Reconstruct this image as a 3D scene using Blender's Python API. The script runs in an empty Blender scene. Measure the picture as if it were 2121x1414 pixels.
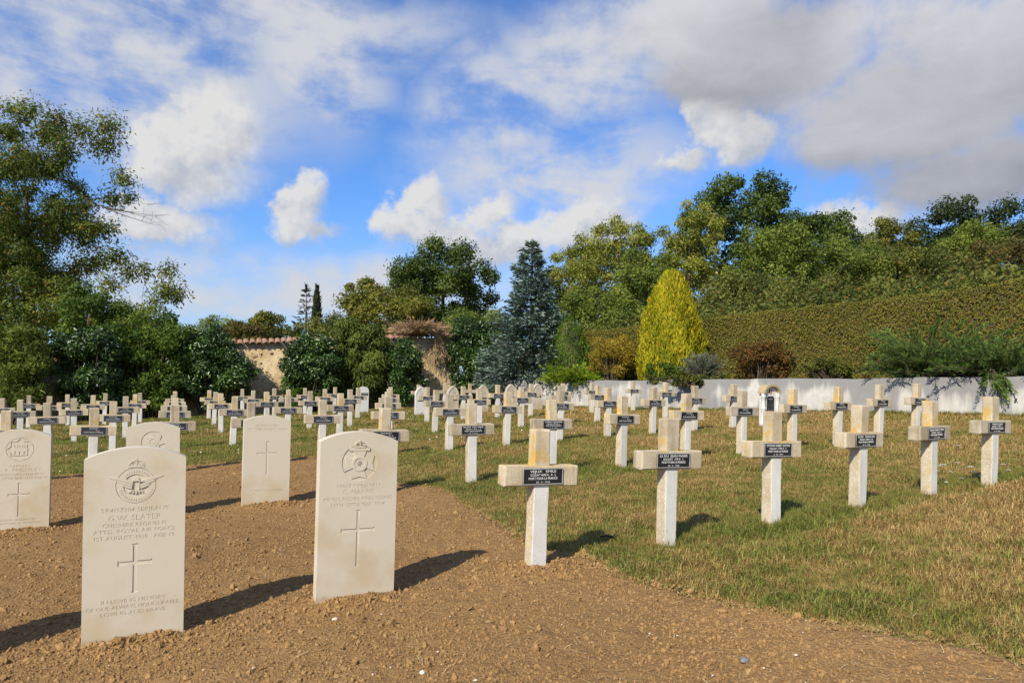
import bpy, bmesh, math, random
import numpy as np
from mathutils import Vector, Matrix

random.seed(11)
rng = np.random.default_rng(11)
scene = bpy.context.scene
col = scene.collection

# ------------------------------------------------------------------ camera
CZ = 1.138                      # eye height above the soil under the camera
F = 1414.0 / 2121.0             # focal length / picture width
ROLL = 0.0165
SHIFT = 93.0 / 2121.0
cam_data = bpy.data.cameras.new('camera')
cam = bpy.data.objects.new('camera', cam_data)
col.objects.link(cam)
cam.location = (0, 0, CZ)
cam.rotation_euler = (math.radians(90), -ROLL, 0)
cam_data.sensor_width = 36.0
cam_data.lens = 36.0 * F
cam_data.shift_y = SHIFT
cam_data.clip_start = 0.05
cam_data.clip_end = 3000
scene.camera = cam


def ray(px, py):
    """direction (y = 1) seen at a point of the 2121 x 1414 photograph"""
    u = (px - 1060.5) / 1414.0
    v = (800.0 - py) / 1414.0
    c, s = math.cos(ROLL), math.sin(ROLL)
    return Vector((u * c - v * s, 1.0, u * s + v * c))


def at(px, py, d):
    r = ray(px, py)
    return Vector((r.x * d, d, CZ + r.z * d))


# ------------------------------------------------------------------ node helper
class NT:
    def __init__(self, tree):
        self.t = tree
        self.n = tree.nodes
        self.l = tree.links

    def add(self, kind, **kw):
        nd = self.n.new(kind)
        for k, v in kw.items():
            setattr(nd, k, v)
        return nd

    def put(self, sock, v):
        if v is None:
            return
        if isinstance(v, bpy.types.NodeSocket):
            self.l.new(v, sock)
        elif isinstance(v, (tuple, list)) and len(v) == 3 and sock.type == 'RGBA':
            sock.default_value = (*v, 1)
        else:
            sock.default_value = v

    def math(self, op, a, b=None, c=None, clamp=False):
        nd = self.add('ShaderNodeMath', operation=op, use_clamp=clamp)
        for i, v in enumerate((a, b, c)):
            self.put(nd.inputs[i], v)
        return nd.outputs[0]

    def vmath(self, op, a, b=None):
        nd = self.add('ShaderNodeVectorMath', operation=op)
        self.put(nd.inputs[0], a)
        if b is not None:
            self.put(nd.inputs[1], b)
        return nd.outputs[0]

    def noise(self, vec, scale, detail=4, rough=0.55, dist=0.0, out=0):
        nd = self.add('ShaderNodeTexNoise')
        if vec is not None:
            self.l.new(vec, nd.inputs['Vector'])
        nd.inputs['Scale'].default_value = scale
        nd.inputs['Detail'].default_value = detail
        nd.inputs['Roughness'].default_value = rough
        nd.inputs['Distortion'].default_value = dist
        return nd.outputs[out]

    def mapping(self, vec, scale=(1, 1, 1), loc=(0, 0, 0), rot=(0, 0, 0)):
        nd = self.add('ShaderNodeMapping')
        self.l.new(vec, nd.inputs[0])
        nd.inputs['Scale'].default_value = scale
        nd.inputs['Location'].default_value = loc
        nd.inputs['Rotation'].default_value = rot
        return nd.outputs[0]

    def step(self, v, lo, hi, a=0.0, b=1.0):
        nd = self.add('ShaderNodeMapRange', interpolation_type='SMOOTHSTEP')
        self.put(nd.inputs[0], v)
        for i, x in enumerate((lo, hi, a, b)):
            self.put(nd.inputs[i + 1], x)
        return nd.outputs[0]

    def mix(self, f, a, b, blend='MIX'):
        nd = self.add('ShaderNodeMix', data_type='RGBA', blend_type=blend)
        self.put(nd.inputs[0], f)
        self.put(nd.inputs[6], a)
        self.put(nd.inputs[7], b)
        return nd.outputs[2]

    def attr(self, name, kind='GEOMETRY'):
        nd = self.add('ShaderNodeAttribute', attribute_type=kind, attribute_name=name)
        return nd.outputs['Fac']

    def bump(self, h, strength, dist):
        nd = self.add('ShaderNodeBump')
        self.put(nd.inputs['Height'], h)
        nd.inputs['Strength'].default_value = strength
        nd.inputs['Distance'].default_value = dist
        return nd.outputs[0]


# ------------------------------------------------------------------ sky
SUN_AZ = math.radians(29.3)      # shadows run this far right of straight ahead
SUN_EL = math.radians(39.5)
world = bpy.data.worlds.new('World')
scene.world = world
world.use_nodes = True
world.cycles.sampling_method = 'NONE'
W = NT(world.node_tree)
W.n.clear()
sky = W.add('ShaderNodeTexSky', sky_type='NISHITA', sun_disc=False)
sky.sun_elevation = SUN_EL
sky.sun_rotation = math.radians(180) + SUN_AZ
sky.altitude = 150
sky.air_density = 1.0
sky.dust_density = 0.6
sky.ozone_density = 2.0
SKY_STRENGTH = 0.11
CLOUD = 4.9                      # brightness of a sunlit cloud in units of the sky node


tc = W.add('ShaderNodeTexCoord')
D = tc.outputs['Generated']
half = (0.5, 0.5, 0.5)
warp_a = W.vmath('SUBTRACT', W.noise(D, 5.0, 2, 0.5, out=1), half)
warp_b = W.vmath('SUBTRACT', W.noise(D, 24.0, 4, 0.6, out=1), half)
fine = W.noise(D, 12.0, 6, 0.6)
fine_up = W.noise(W.vmath('ADD', D, (-0.010, 0.0, 0.020)), 12.0, 4, 0.6)
broad = W.noise(D, 2.6, 2, 0.5)


def angles(v):
    sp = W.add('ShaderNodeSeparateXYZ')
    W.l.new(v, sp.inputs[0])
    return W.math('ARCTAN2', sp.outputs[0], sp.outputs[1]), W.math('ARCSINE', sp.outputs[2])


def cloud_depth(blobs, az, el, shade=False):
    """how deep a direction lies inside a family of rounded cloud masses, and how high within its mass"""
    best = num = den = None
    for (px, py, rx, ry) in blobs:
        r = ray(px, py).normalized()
        a0, e0 = math.atan2(r.x, r.y), math.asin(r.z)
        kk = 1414.0 / math.cos(a0)
        da = W.math('MULTIPLY_ADD', az, kk / rx, -a0 * kk / rx)
        de = W.math('MULTIPLY_ADD', el, kk / ry, -e0 * kk / ry)
        q = W.math('SQRT', W.math('MULTIPLY_ADD', da, da, W.math('MULTIPLY', de, de)))
        b = W.math('SUBTRACT', 1.0, q)
        best = b if best is None else W.math('MAXIMUM', best, b)
        if shade:
            w = W.math('MAXIMUM', W.math('ADD', b, 0.35), 0.001)
            hgt = W.math('MULTIPLY_ADD', da, -0.45, de)
            num = W.math('MULTIPLY', w, hgt) if num is None else W.math('MULTIPLY_ADD', w, hgt, num)
            den = w if den is None else W.math('ADD', den, w)
    return best, (W.math('DIVIDE', num, den) if shade else None)


az0, el0 = angles(D)
# the sky away from the picture carries the same kind of broken cloud
away = W.math('MAXIMUM', W.step(W.math('ABSOLUTE', az0), 0.72, 0.95), W.step(el0, 0.62, 0.8))
away_depth = W.math('MULTIPLY_ADD', broad, 7.0, -3.78)


def everywhere(depth):
    nd = W.add('ShaderNodeMix', data_type='FLOAT')
    W.put(nd.inputs[0], away)
    W.put(nd.inputs[2], depth)
    W.put(nd.inputs[3], away_depth)
    return nd.outputs[0]


vc = W.vmath('ADD', W.vmath('ADD', D, W.vmath('MULTIPLY', warp_a, (0.085,) * 3)), W.vmath('MULTIPLY', warp_b, (0.060,) * 3))
azc, elc = angles(vc)
vs = W.vmath('ADD', W.vmath('ADD', D, W.vmath('MULTIPLY', warp_a, (0.12,) * 3)), W.vmath('MULTIPLY', warp_b, (0.03,) * 3))
azs, els = angles(vs)

tint = W.mix(1.0, sky.outputs[0], (0.55, 0.90, 1.36), 'MULTIPLY')
base = W.mix(W.step(el0, 0.0, 0.30, 0.55, 0.0), tint, (CLOUD * 0.66, CLOUD * 0.80, CLOUD * 1.0))
# thin high cloud
wd, _ = cloud_depth([(220, 120, 440, 200), (650, 120, 130, 130), (480, 20, 480, 60), (1040, 240, 200, 110), (1150, 360, 260, 95),
                     (1250, 150, 220, 110), (560, 590, 640, 60)], azs, els)
strands = W.noise(W.mapping(D, (1.7, 1.0, 4.6), rot=(0, 0.30, 0)), 3.6, 7, 0.60, 0.35)
soft = W.math('MULTIPLY_ADD', fine, 0.55, W.math('MULTIPLY', strands, 0.75))
wisp = W.math('MULTIPLY', W.step(everywhere(wd), -0.55, 0.65), W.step(soft, 0.44, 0.76, 0.10, 0.97))
c1 = W.mix(wisp, base, (CLOUD * 0.95, CLOUD * 0.97, CLOUD * 1.03))
# heap clouds: bright where they face up and left, greyer below
cdep, chgt = cloud_depth([
    (450, 285, 100, 85), (400, 380, 140, 90), (318, 295, 62, 42), (340, 470, 170, 50), (622, 432, 70, 50), (655, 480, 85, 34),
    (885, 415, 60, 58), (890, 480, 120, 52), (1020, 435, 52, 52), (1070, 520, 140, 70), (1215, 480, 150, 70),
    (1475, 290, 62, 62), (1530, 335, 85, 50), (1415, 368, 60, 34), (1800, 450, 110, 55)], azc, elc, True)
h0 = W.math('ADD', cdep, W.math('MULTIPLY_ADD', fine, 1.9, -0.93))
cd = W.step(h0, -0.10, W.step(chgt, -0.8, 0.35, 1.15, 0.46))
lit = W.math('ADD', W.math('MULTIPLY_ADD', chgt, 0.75, 0.60), W.math('MULTIPLY', W.math('SUBTRACT', fine, fine_up), 4.2), clamp=True)
ccol = W.mix(lit, (CLOUD * 0.72, CLOUD * 0.77, CLOUD * 0.87), (CLOUD * 1.10, CLOUD * 1.09, CLOUD * 1.08))
c2 = W.mix(W.math('MULTIPLY', cd, 0.97), c1, ccol)
# the broad grey cloud
gdep, ghgt = cloud_depth([(1500, 60, 220, 130), (1620, 130, 260, 140), (1480, 185, 140, 75), (1880, 240, 300, 165), (2040, 330, 270, 105),
                          (1740, 305, 130, 85), (2080, 90, 300, 170)], azs, els, True)
g0 = W.math('ADD', everywhere(gdep), W.math('MULTIPLY_ADD', fine, 1.1, -0.56))
gd = W.step(g0, -0.10, 0.55)
glit = W.math('ADD', W.math('MULTIPLY_ADD', ghgt, 0.80, 0.52), W.math('MULTIPLY_ADD', strands, 0.9, W.math('MULTIPLY_ADD', fine, 0.5, -0.72)), clamp=True)
gcol = W.mix(glit, (CLOUD * 0.50, CLOUD * 0.51, CLOUD * 0.56), (CLOUD * 0.98, CLOUD * 0.98, CLOUD * 1.02))
c3 = W.mix(W.math('MULTIPLY', gd, 0.96), c2, gcol)
bg = W.add('ShaderNodeBackground')
W.l.new(c3, bg.inputs[0])
bg.inputs[1].default_value = SKY_STRENGTH
wo = W.add('ShaderNodeOutputWorld')
W.l.new(bg.outputs[0], wo.inputs[0])

# ------------------------------------------------------------------ sun, exposure
sun_data = bpy.data.lights.new('sun', 'SUN')
sun_data.energy = 4.6
sun_data.angle = math.radians(0.53)
sun_data.color = (1.0, 0.92, 0.77)
sun = bpy.data.objects.new('sun', sun_data)
col.objects.link(sun)
beam = Vector((math.sin(SUN_AZ) * math.cos(SUN_EL), math.cos(SUN_AZ) * math.cos(SUN_EL), -math.sin(SUN_EL)))
sun.rotation_euler = beam.to_track_quat('-Z', 'Y').to_euler()
sun.location = (-8, -14, 16)

scene.view_settings.view_transform = 'Standard'
scene.view_settings.look = 'None'
scene.view_settings.exposure = 0.36
scene.view_settings.gamma = 1.0
scene.view_settings.use_curve_mapping = False
scene.render.engine = 'CYCLES'
scene.cycles.use_denoising = True
scene.cycles.max_bounces = 6
scene.cycles.transparent_max_bounces = 4
scene.cycles.sample_clamp_indirect = 6.0


# ------------------------------------------------------------------ object helpers
def tag(o, label=None, cat=None, group=None, kind=None):
    if label:
        o['label'] = label
    if cat:
        o['category'] = cat
    if group:
        o['group'] = group
    if kind:
        o['kind'] = kind
    return o


def link(o, parent=None):
    col.objects.link(o)
    if parent is not None:
        o.parent = parent
    return o


def empty(name, loc, rz=0.0, label=None, cat=None, group=None):
    o = bpy.data.objects.new(name, None)
    o.empty_display_size = 0.1
    link(o)
    o.location = loc
    o.rotation_euler = (0, 0, rz)
    return tag(o, label, cat, group)


def np_mesh(name, verts, faces, mat=None, smooth=False, attrs=None):
    """verts (N,3); faces (M,k) array of equal-sized faces"""
    me = bpy.data.meshes.new(name)
    verts = np.asarray(verts, dtype=np.float32)
    faces = np.asarray(faces, dtype=np.int32)
    m, k = faces.shape
    me.vertices.add(len(verts))
    me.vertices.foreach_set('co', verts.ravel())
    me.loops.add(m * k)
    me.loops.foreach_set('vertex_index', faces.ravel())
    me.polygons.add(m)
    me.polygons.foreach_set('loop_start', np.arange(0, m * k, k, dtype=np.int32))
    me.update(calc_edges=True)
    if smooth:
        me.polygons.foreach_set('use_smooth', np.ones(m, dtype=bool))
    for an, av in (attrs or {}).items():
        a = me.attributes.new(an, 'FLOAT', 'POINT')
        a.data.foreach_set('value', np.asarray(av, dtype=np.float32))
    if mat is not None:
        me.materials.append(mat)
    me.validate()
    return me


def obj(name, me, parent=None, loc=None, rot=None):
    o = bpy.data.objects.new(name, me)
    link(o, parent)
    if loc is not None:
        o.location = loc
    if rot is not None:
        o.rotation_euler = rot
    return o


def bm_mesh(name, bm, mats=(), smooth=False):
    me = bpy.data.meshes.new(name)
    bmesh.ops.recalc_face_normals(bm, faces=bm.faces)
    bm.to_mesh(me)
    bm.free()
    for m in mats:
        me.materials.append(m)
    if smooth:
        for p in me.polygons:
            p.use_smooth = True
    return me


def fbm2(x, y, seed=0, octs=4, base=1.0):
    """cheap smooth value noise, vectorised, about -1..1"""
    out = np.zeros_like(x, dtype=np.float64)
    amp, fr, tot = 1.0, base, 0.0
    for o in range(octs):
        xx, yy = x * fr + 17.3 * (o + seed), y * fr - 9.1 * (o + seed)
        xi, yi = np.floor(xx), np.floor(yy)
        fx, fy = xx - xi, yy - yi
        fx = fx * fx * (3 - 2 * fx)
        fy = fy * fy * (3 - 2 * fy)

        def h(a, b):
            n = np.sin(a * 127.1 + b * 311.7 + (seed + o) * 74.7) * 43758.5453
            return (n - np.floor(n)) * 2 - 1
        v = (h(xi, yi) * (1 - fx) + h(xi + 1, yi) * fx) * (1 - fy) + (h(xi, yi + 1) * (1 - fx) + h(xi + 1, yi + 1) * fx) * fy
        out += v * amp
        tot += amp
        amp *= 0.55
        fr *= 2.1
    return out / tot


def sstep(v, lo, hi):
    t = np.clip((v - lo) / (hi - lo), 0, 1)
    return t * t * (3 - 2 * t)


# ------------------------------------------------------------------ lie of the land
YAW = math.radians(27.0)         # the rows of graves run this way
CA, SA = math.cos(YAW), math.sin(YAW)
ROWQ = [3.35, 6.2, 9.05, 11.9, 14.75, 17.6, 20.45]


def sq_to_xy(s, q):
    return s * CA - q * SA, s * SA + q * CA


def xy_to_sq(x, y):
    return x * CA + y * SA, -x * SA + y * CA


def plain(x, y):
    x = np.clip(np.asarray(x, dtype=np.float64), -15, 12)
    y = np.clip(np.asarray(y, dtype=np.float64), -1, 25)
    return (CZ - 1.1383 + 0.040194 * x + 0.02912 * y - 0.00009225 * x * x - 0.00013363 * x * y - 0.00038153 * y * y)


def soil_edge(q):
    """the bare soil lies left of this s for a given q"""
    return np.interp(q, [-3, 1.3, 1.7, 2.1, 2.5, 3.0, 3.45, 3.75, 4.2, 5, 6.1, 6.7, 7.5, 9.65],
                     [3.6, 2.93, 2.75, 2.6, 2.38, 2.22, 2.33, 2.14, 2.2, 2.27, 2.40, 2.16, 2.05, 1.95])


def soil_mask(x, y):
    """signed, positive inside the soil (metres, roughly)"""
    s, q = xy_to_sq(x, y)
    wob = 0.10 * fbm2(x, y, 3, 3, 2.3) + 0.05 * fbm2(x, y, 8, 2, 9.0)
    return np.minimum(soil_edge(q) - s, 9.65 - q) + wob


def lawn_z(x, y):
    x = np.asarray(x, dtype=np.float64)
    y = np.asarray(y, dtype=np.float64)
    s, q = xy_to_sq(x, y)
    z = plain(x, y) + 0.012 * fbm2(x, y, 5, 3, 0.9)
    bank = sstep(3.24 - q, 0.0, 0.32) * np.clip((s - 2.3) / 4.0, 0, 1.15) * sstep(-soil_mask(x, y), 0.05, 0.75)      # the path side stands a little higher than the front row
    return z + 0.165 * bank


def gz(x, y):
    return float(lawn_z(np.array([x]), np.array([y]))[0])


# ------------------------------------------------------------------ materials
def new_mat(name):
    m = bpy.data.materials.new(name)
    m.use_nodes = True
    k = NT(m.node_tree)
    k.n.clear()
    out = k.add('ShaderNodeOutputMaterial')
    return m, k, out


def principled(k, out, color, rough=0.8, normal=None, spec=0.3):
    p = k.add('ShaderNodeBsdfPrincipled')
    k.put(p.inputs['Base Color'], color)
    k.put(p.inputs['Roughness'], rough)
    k.put(p.inputs['Specular IOR Level'], spec)
    if normal is not None:
        k.l.new(normal, p.inputs['Normal'])
    if out is not None:
        k.l.new(p.outputs[0], out.inputs[0])
    return p


def gpos(k):
    return k.add('ShaderNodeNewGeometry').outputs['Position']


def opos(k):
    return k.add('ShaderNodeTexCoord').outputs['Object']


def orand(k):
    return k.add('ShaderNodeObjectInfo').outputs['Random']


def shifted(k):
    """object coordinates, displaced by a per-object random amount"""
    o = opos(k)
    r = orand(k)
    c = k.add('ShaderNodeCombineXYZ')
    for i, f in enumerate((37.0, 91.0, 53.0)):
        k.put(c.inputs[i], k.math('MULTIPLY', r, f))
    return k.vmath('ADD', o, c.outputs[0])


def make_soil():
    m, k, out = new_mat('bare_soil')
    p = gpos(k)
    a = k.noise(p, 1.1, 4, 0.6)
    b = k.noise(p, 14, 6, 0.65)
    c = k.noise(p, 70, 4, 0.6)
    colr = k.mix(k.step(a, 0.3, 0.7), (0.272, 0.158, 0.062), (0.358, 0.216, 0.090))
    damp = k.noise(p, 0.55, 3, 0.6)
    colr = k.mix(k.step(damp, 0.48, 0.70, 0.0, 0.55), colr, (0.185, 0.105, 0.046))
    colr = k.mix(k.step(b, 0.38, 0.62, 0.0, 0.55), colr, (0.215, 0.125, 0.055))
    colr = k.mix(k.step(c, 0.58, 0.75, 0.0, 0.5), colr, (0.47, 0.31, 0.17))
    h = k.math('ADD', k.math('MULTIPLY', b, 1.0), k.math('MULTIPLY', c, 0.5))
    principled(k, out, colr, 0.95, k.bump(h, 1.0, 0.035), 0.1)
    return m


def make_clod():
    m, k, out = new_mat('soil_clod')
    p = gpos(k)
    r = orand(k)
    colr = k.mix(r, (0.220, 0.125, 0.047), (0.348, 0.210, 0.087))
    damp = k.noise(p, 0.55, 3, 0.6)
    colr = k.mix(k.step(damp, 0.48, 0.70, 0.0, 0.5), colr, (0.185, 0.105, 0.046))
    b = k.noise(p, 160, 4, 0.6)
    colr = k.mix(k.step(b, 0.45, 0.7, 0, 0.5), colr, (0.44, 0.29, 0.155))
    principled(k, out, colr, 0.95, k.bump(b, 0.7, 0.004), 0.1)
    return m


def make_lawn():
    m, k, out = new_mat('lawn_thatch')
    p = gpos(k)
    a = k.noise(p, 0.7, 4, 0.6)
    b = k.noise(p, 9, 5, 0.65)
    c = k.noise(p, 60, 3, 0.6)
    straw = k.mix(k.step(b, 0.35, 0.65), (0.240, 0.155, 0.060), (0.370, 0.255, 0.098))
    green = k.mix(k.step(c, 0.35, 0.65), (0.110, 0.112, 0.026), (0.190, 0.185, 0.045))
    colr = k.mix(k.step(k.math('ADD', a, k.math('MULTIPLY', k.math('SUBTRACT', b, 0.5), 0.6)), 0.38, 0.62), green, straw)
    principled(k, out, colr, 0.9, k.bump(c, 0.6, 0.02), 0.1)
    return m


def make_grass():
    m, k, out = new_mat('grass_blade')
    p = gpos(k)
    tone = k.attr('tone')
    g = k.attr('green', 'INSTANCER')
    a = k.noise(p, 0.75, 4, 0.6)
    b = k.noise(p, 6.0, 4, 0.6)
    f = k.math('ADD', k.math('MULTIPLY_ADD', a, 1.7, -0.40), k.math('MULTIPLY_ADD', b, 1.5, -0.375))
    f = k.math('ADD', f, k.math('MULTIPLY', k.math('SUBTRACT', tone, 0.5), 0.62))
    f = k.math('ADD', f, g)
    fac = k.step(f, 0.76, 1.18)
    dry = k.mix(k.step(tone, 0.1, 0.9), (0.300, 0.175, 0.060), (0.560, 0.400, 0.155))
    live = k.mix(k.step(tone, 0.2, 1.0), (0.125, 0.150, 0.026), (0.265, 0.280, 0.058))
    colr = k.mix(fac, dry, live)
    lo = principled(k, None, colr, 0.55, None, 0.25)
    tr = k.add('ShaderNodeBsdfTranslucent')
    k.l.new(colr, tr.inputs[0])
    ms = k.add('ShaderNodeMixShader')
    ms.inputs[0].default_value = 0.28
    k.l.new(lo.outputs[0], ms.inputs[1])
    k.l.new(tr.outputs[0], ms.inputs[2])
    k.l.new(ms.outputs[0], out.inputs[0])
    return m


def make_leaf(name, dark, light, accent=None, acc=0.0, rough=0.55, trans=0.38, scale=0.6, spec=0.2):
    """foliage: each leaf takes its own tone between two greens, some an accent"""
    m, k, out = new_mat(name)
    tone = k.attr('tone')
    p = gpos(k)
    b = k.noise(p, scale, 3, 0.55)
    f = k.math('ADD', k.math('MULTIPLY', tone, 0.75), k.math('MULTIPLY', b, 0.5))
    colr = k.mix(k.step(f, 0.25, 1.0), dark, light)
    if accent:
        nd = k.math('FRACT', k.math('MULTIPLY', tone, 37.7))
        colr = k.mix(k.math('GREATER_THAN', nd, 1.0 - acc), colr, accent)
    lo = principled(k, None, colr, rough, None, spec)
    tr = k.add('ShaderNodeBsdfTranslucent')
    k.l.new(colr, tr.inputs[0])
    ms = k.add('ShaderNodeMixShader')
    ms.inputs[0].default_value = trans
    k.l.new(lo.outputs[0], ms.inputs[1])
    k.l.new(tr.outputs[0], ms.inputs[2])
    k.l.new(ms.outputs[0], out.inputs[0])
    return m


def make_bark():
    m, k, out = new_mat('bark')
    p = gpos(k)
    a = k.noise(k.mapping(p, (8, 8, 2)), 2.0, 5, 0.6)
    colr = k.mix(k.step(a, 0.3, 0.7), (0.045, 0.034, 0.024), (0.150, 0.118, 0.085))
    principled(k, out, colr, 0.9, k.bump(a, 0.5, 0.02), 0.1)
    return m


def make_concrete():
    """old cast concrete: tan, pitted, with yellow lichen"""
    m, k, out = new_mat('weathered_concrete')
    o = opos(k)
    v = shifted(k)
    a = k.noise(v, 6.5, 5, 0.6)
    b = k.noise(v, 45, 4, 0.6)
    c = k.noise(v, 210, 2, 0.5)
    streak = k.noise(k.mapping(v, (26, 26, 2.2)), 1.0, 4, 0.6)
    colr = k.mix(k.step(a, 0.32, 0.68), (0.445, 0.365, 0.245), (0.580, 0.500, 0.370))
    colr = k.mix(k.step(streak, 0.5, 0.72, 0, 0.55), colr, (0.235, 0.185, 0.120))
    colr = k.mix(k.step(b, 0.56, 0.70, 0, 0.45), colr, (0.64, 0.585, 0.48))
    colr = k.mix(k.step(c, 0.62, 0.72, 0, 0.4), colr, (0.18, 0.15, 0.11))
    sep = k.add('ShaderNodeSeparateXYZ')
    k.l.new(o, sep.inputs[0])
    near = k.step(k.math('ABSOLUTE', k.math('SUBTRACT', sep.outputs[2], 0.625)), 0.02, 0.13, 1.0, 0.0)
    mid = k.step(k.math('ABSOLUTE', sep.outputs[0]), 0.03, 0.16, 1.0, 0.0)
    li = k.noise(v, 15, 5, 0.65)
    per = k.math('MULTIPLY', k.math('SUBTRACT', orand(k), 0.45), 0.26)
    lic = k.math('ADD', li, k.math('ADD', k.math('MULTIPLY', k.math('MULTIPLY', near, mid), 0.15), per))
    colr = k.mix(1.0, colr, k.mix(orand(k), (0.76, 0.76, 0.77), (1.08, 1.05, 1.0)), 'MULTIPLY')
    nrm = k.add('ShaderNodeNewGeometry').outputs['Normal']
    sn = k.add('ShaderNodeSeparateXYZ')
    k.l.new(nrm, sn.inputs[0])
    upf = k.step(k.math('SUBTRACT', sn.outputs[2], k.math('MULTIPLY', sn.outputs[0], 0.55)), 0.15, 0.7, 0.0, 0.14)
    lic = k.math('ADD', lic, upf)
    colr = k.mix(k.step(lic, 0.70, 0.86, 0, 0.75), colr, (0.54, 0.34, 0.075))
    principled(k, out, colr, 0.92, k.bump(k.math('ADD', b, k.math('MULTIPLY', c, 0.7)), 0.55, 0.004), 0.1)
    return m


def make_whitewash():
    m, k, out = new_mat('flaking_whitewash')
    o = opos(k)
    v = shifted(k)
    a = k.noise(v, 5, 4, 0.6)
    b = k.noise(v, 60, 4, 0.65)
    streak = k.noise(k.mapping(v, (30, 30, 2.0)), 1.0, 4, 0.6)
    sep = k.add('ShaderNodeSeparateXYZ')
    k.l.new(o, sep.inputs[0])
    edge = k.step(k.math('ABSOLUTE', sep.outputs[0]), 0.028, 0.046)
    low = k.step(sep.outputs[2], 0.02, 0.16, 1.0, 0.0)
    colr = k.mix(k.step(a, 0.3, 0.75), (0.590, 0.570, 0.525), (0.690, 0.672, 0.635))
    colr = k.mix(k.step(streak, 0.49, 0.74, 0, 0.55), colr, (0.44, 0.385, 0.30))
    chip = k.math('ADD', b, k.math('ADD', k.math('MULTIPLY', edge, 0.07), k.math('MULTIPLY', low, 0.10)))
    colr = k.mix(k.step(chip, 0.62, 0.72, 0, 0.7), colr, (0.40, 0.335, 0.235))
    principled(k, out, colr, 0.85, k.bump(b, 0.35, 0.003), 0.15)
    return m


def make_side():
    """sides of the posts: thin old whitewash over tan concrete"""
    m, k, out = new_mat('worn_post_side')
    v = shifted(k)
    a = k.noise(v, 7, 5, 0.65)
    b = k.noise(v, 55, 4, 0.65)
    r = orand(k)
    colr = k.mix(k.step(a, 0.3, 0.7), (0.430, 0.345, 0.220), (0.560, 0.475, 0.345))
    colr = k.mix(k.step(b, 0.52, 0.66, 0, 0.75), colr, (0.64, 0.605, 0.54))
    li = k.math('ADD', k.noise(v, 11, 4, 0.6), k.math('MULTIPLY', k.math('SUBTRACT', r, 0.5), 0.25))
    colr = k.mix(k.step(li, 0.60, 0.78, 0, 0.55), colr, (0.56, 0.375, 0.115))
    principled(k, out, colr, 0.92, k.bump(b, 0.45, 0.004), 0.1)
    return m


def make_limestone(name, base, warm, spots):
    m, k, out = new_mat(name)
    o = opos(k)
    v = shifted(k)
    a = k.noise(v, 4.2, 4, 0.55)
    b = k.noise(v, 26, 4, 0.6)
    c = k.noise(v, 190, 3, 0.55)
    sep = k.add('ShaderNodeSeparateXYZ')
    k.l.new(o, sep.inputs[0])
    low = k.step(sep.outputs[2], 0.02, 0.46, 0.17, 0.0)
    colr = k.mix(k.step(k.math('ADD', a, low), 0.50, 0.78), base, warm)
    colr = k.mix(k.step(b, 0.62, 0.78, 0, 0.30), colr, spots)
    earth = k.math('ADD', k.step(sep.outputs[2], 0.0, 0.05, 0.30, 0.0), k.math('MULTIPLY', b, 0.6))
    colr = k.mix(k.step(earth, 0.45, 0.65, 0, 0.6), colr, (0.34, 0.22, 0.12))
    principled(k, out, colr, 0.8, k.bump(k.math('ADD', b, k.math('MULTIPLY', c, 0.6)), 0.12, 0.003), 0.2)
    return m


def flat(name, color, rough=0.7, spec=0.3, var=0.0, scale=30.0, bump=0.0):
    m, k, out = new_mat(name)
    v = shifted(k)
    n = k.noise(v, scale, 4, 0.6)
    d = tuple(x * (1 - var) for x in color)
    l = tuple(min(1.0, x * (1 + var)) for x in color)
    principled(k, out, k.mix(n, d, l), rough, k.bump(n, bump, 0.003) if bump else None, spec)
    return m


def make_whitewall():
    m, k, out = new_mat('stained_white_render')
    p = gpos(k)
    a = k.noise(p, 0.75, 5, 0.6)
    b = k.noise(p, 6, 5, 0.65)
    c = k.noise(p, 40, 4, 0.6)
    run = k.noise(k.mapping(p, (5, 5, 0.7)), 1.0, 4, 0.6)
    sep = k.add('ShaderNodeSeparateXYZ')
    k.l.new(p, sep.inputs[0])
    colr = k.mix(k.step(b, 0.3, 0.7), (0.370, 0.350, 0.315), (0.470, 0.450, 0.415))
    topm = k.step(sep.outputs[2], 1.05, 1.42, 0.0, 0.12)
    st = k.math('ADD', k.math('MULTIPLY', a, 0.7), k.math('MULTIPLY', run, 0.4))
    colr = k.mix(k.step(k.math('ADD', st, topm), 0.46, 0.62, 0, 0.85), colr, (0.165, 0.162, 0.160))
    low = k.step(k.math('ADD', k.math('MULTIPLY', b, 0.25), sep.outputs[2]), 0.62, 0.86, 0.45, 0.0)
    colr = k.mix(low, colr, (0.42, 0.36, 0.26))
    colr = k.mix(k.step(c, 0.66, 0.74, 0, 0.5), colr, (0.35, 0.32, 0.28))
    principled(k, out, colr, 0.9, k.bump(k.math('ADD', b, k.math('MULTIPLY', c, 0.5)), 0.35, 0.02), 0.1)
    return m


def make_oldwall():
    m, k, out = new_mat('rubble_and_lime')
    p = gpos(k)
    a = k.noise(p, 1.3, 5, 0.6)
    b = k.noise(k.mapping(p, (1, 1, 1.7)), 9, 5, 0.65)
    colr = k.mix(k.step(a, 0.35, 0.65), (0.40, 0.295, 0.160), (0.56, 0.44, 0.275))
    colr = k.mix(k.step(b, 0.52, 0.66, 0, 0.6), colr, (0.20, 0.145, 0.085))
    principled(k, out, colr, 0.95, k.bump(b, 0.8, 0.05), 0.1)
    return m


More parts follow.
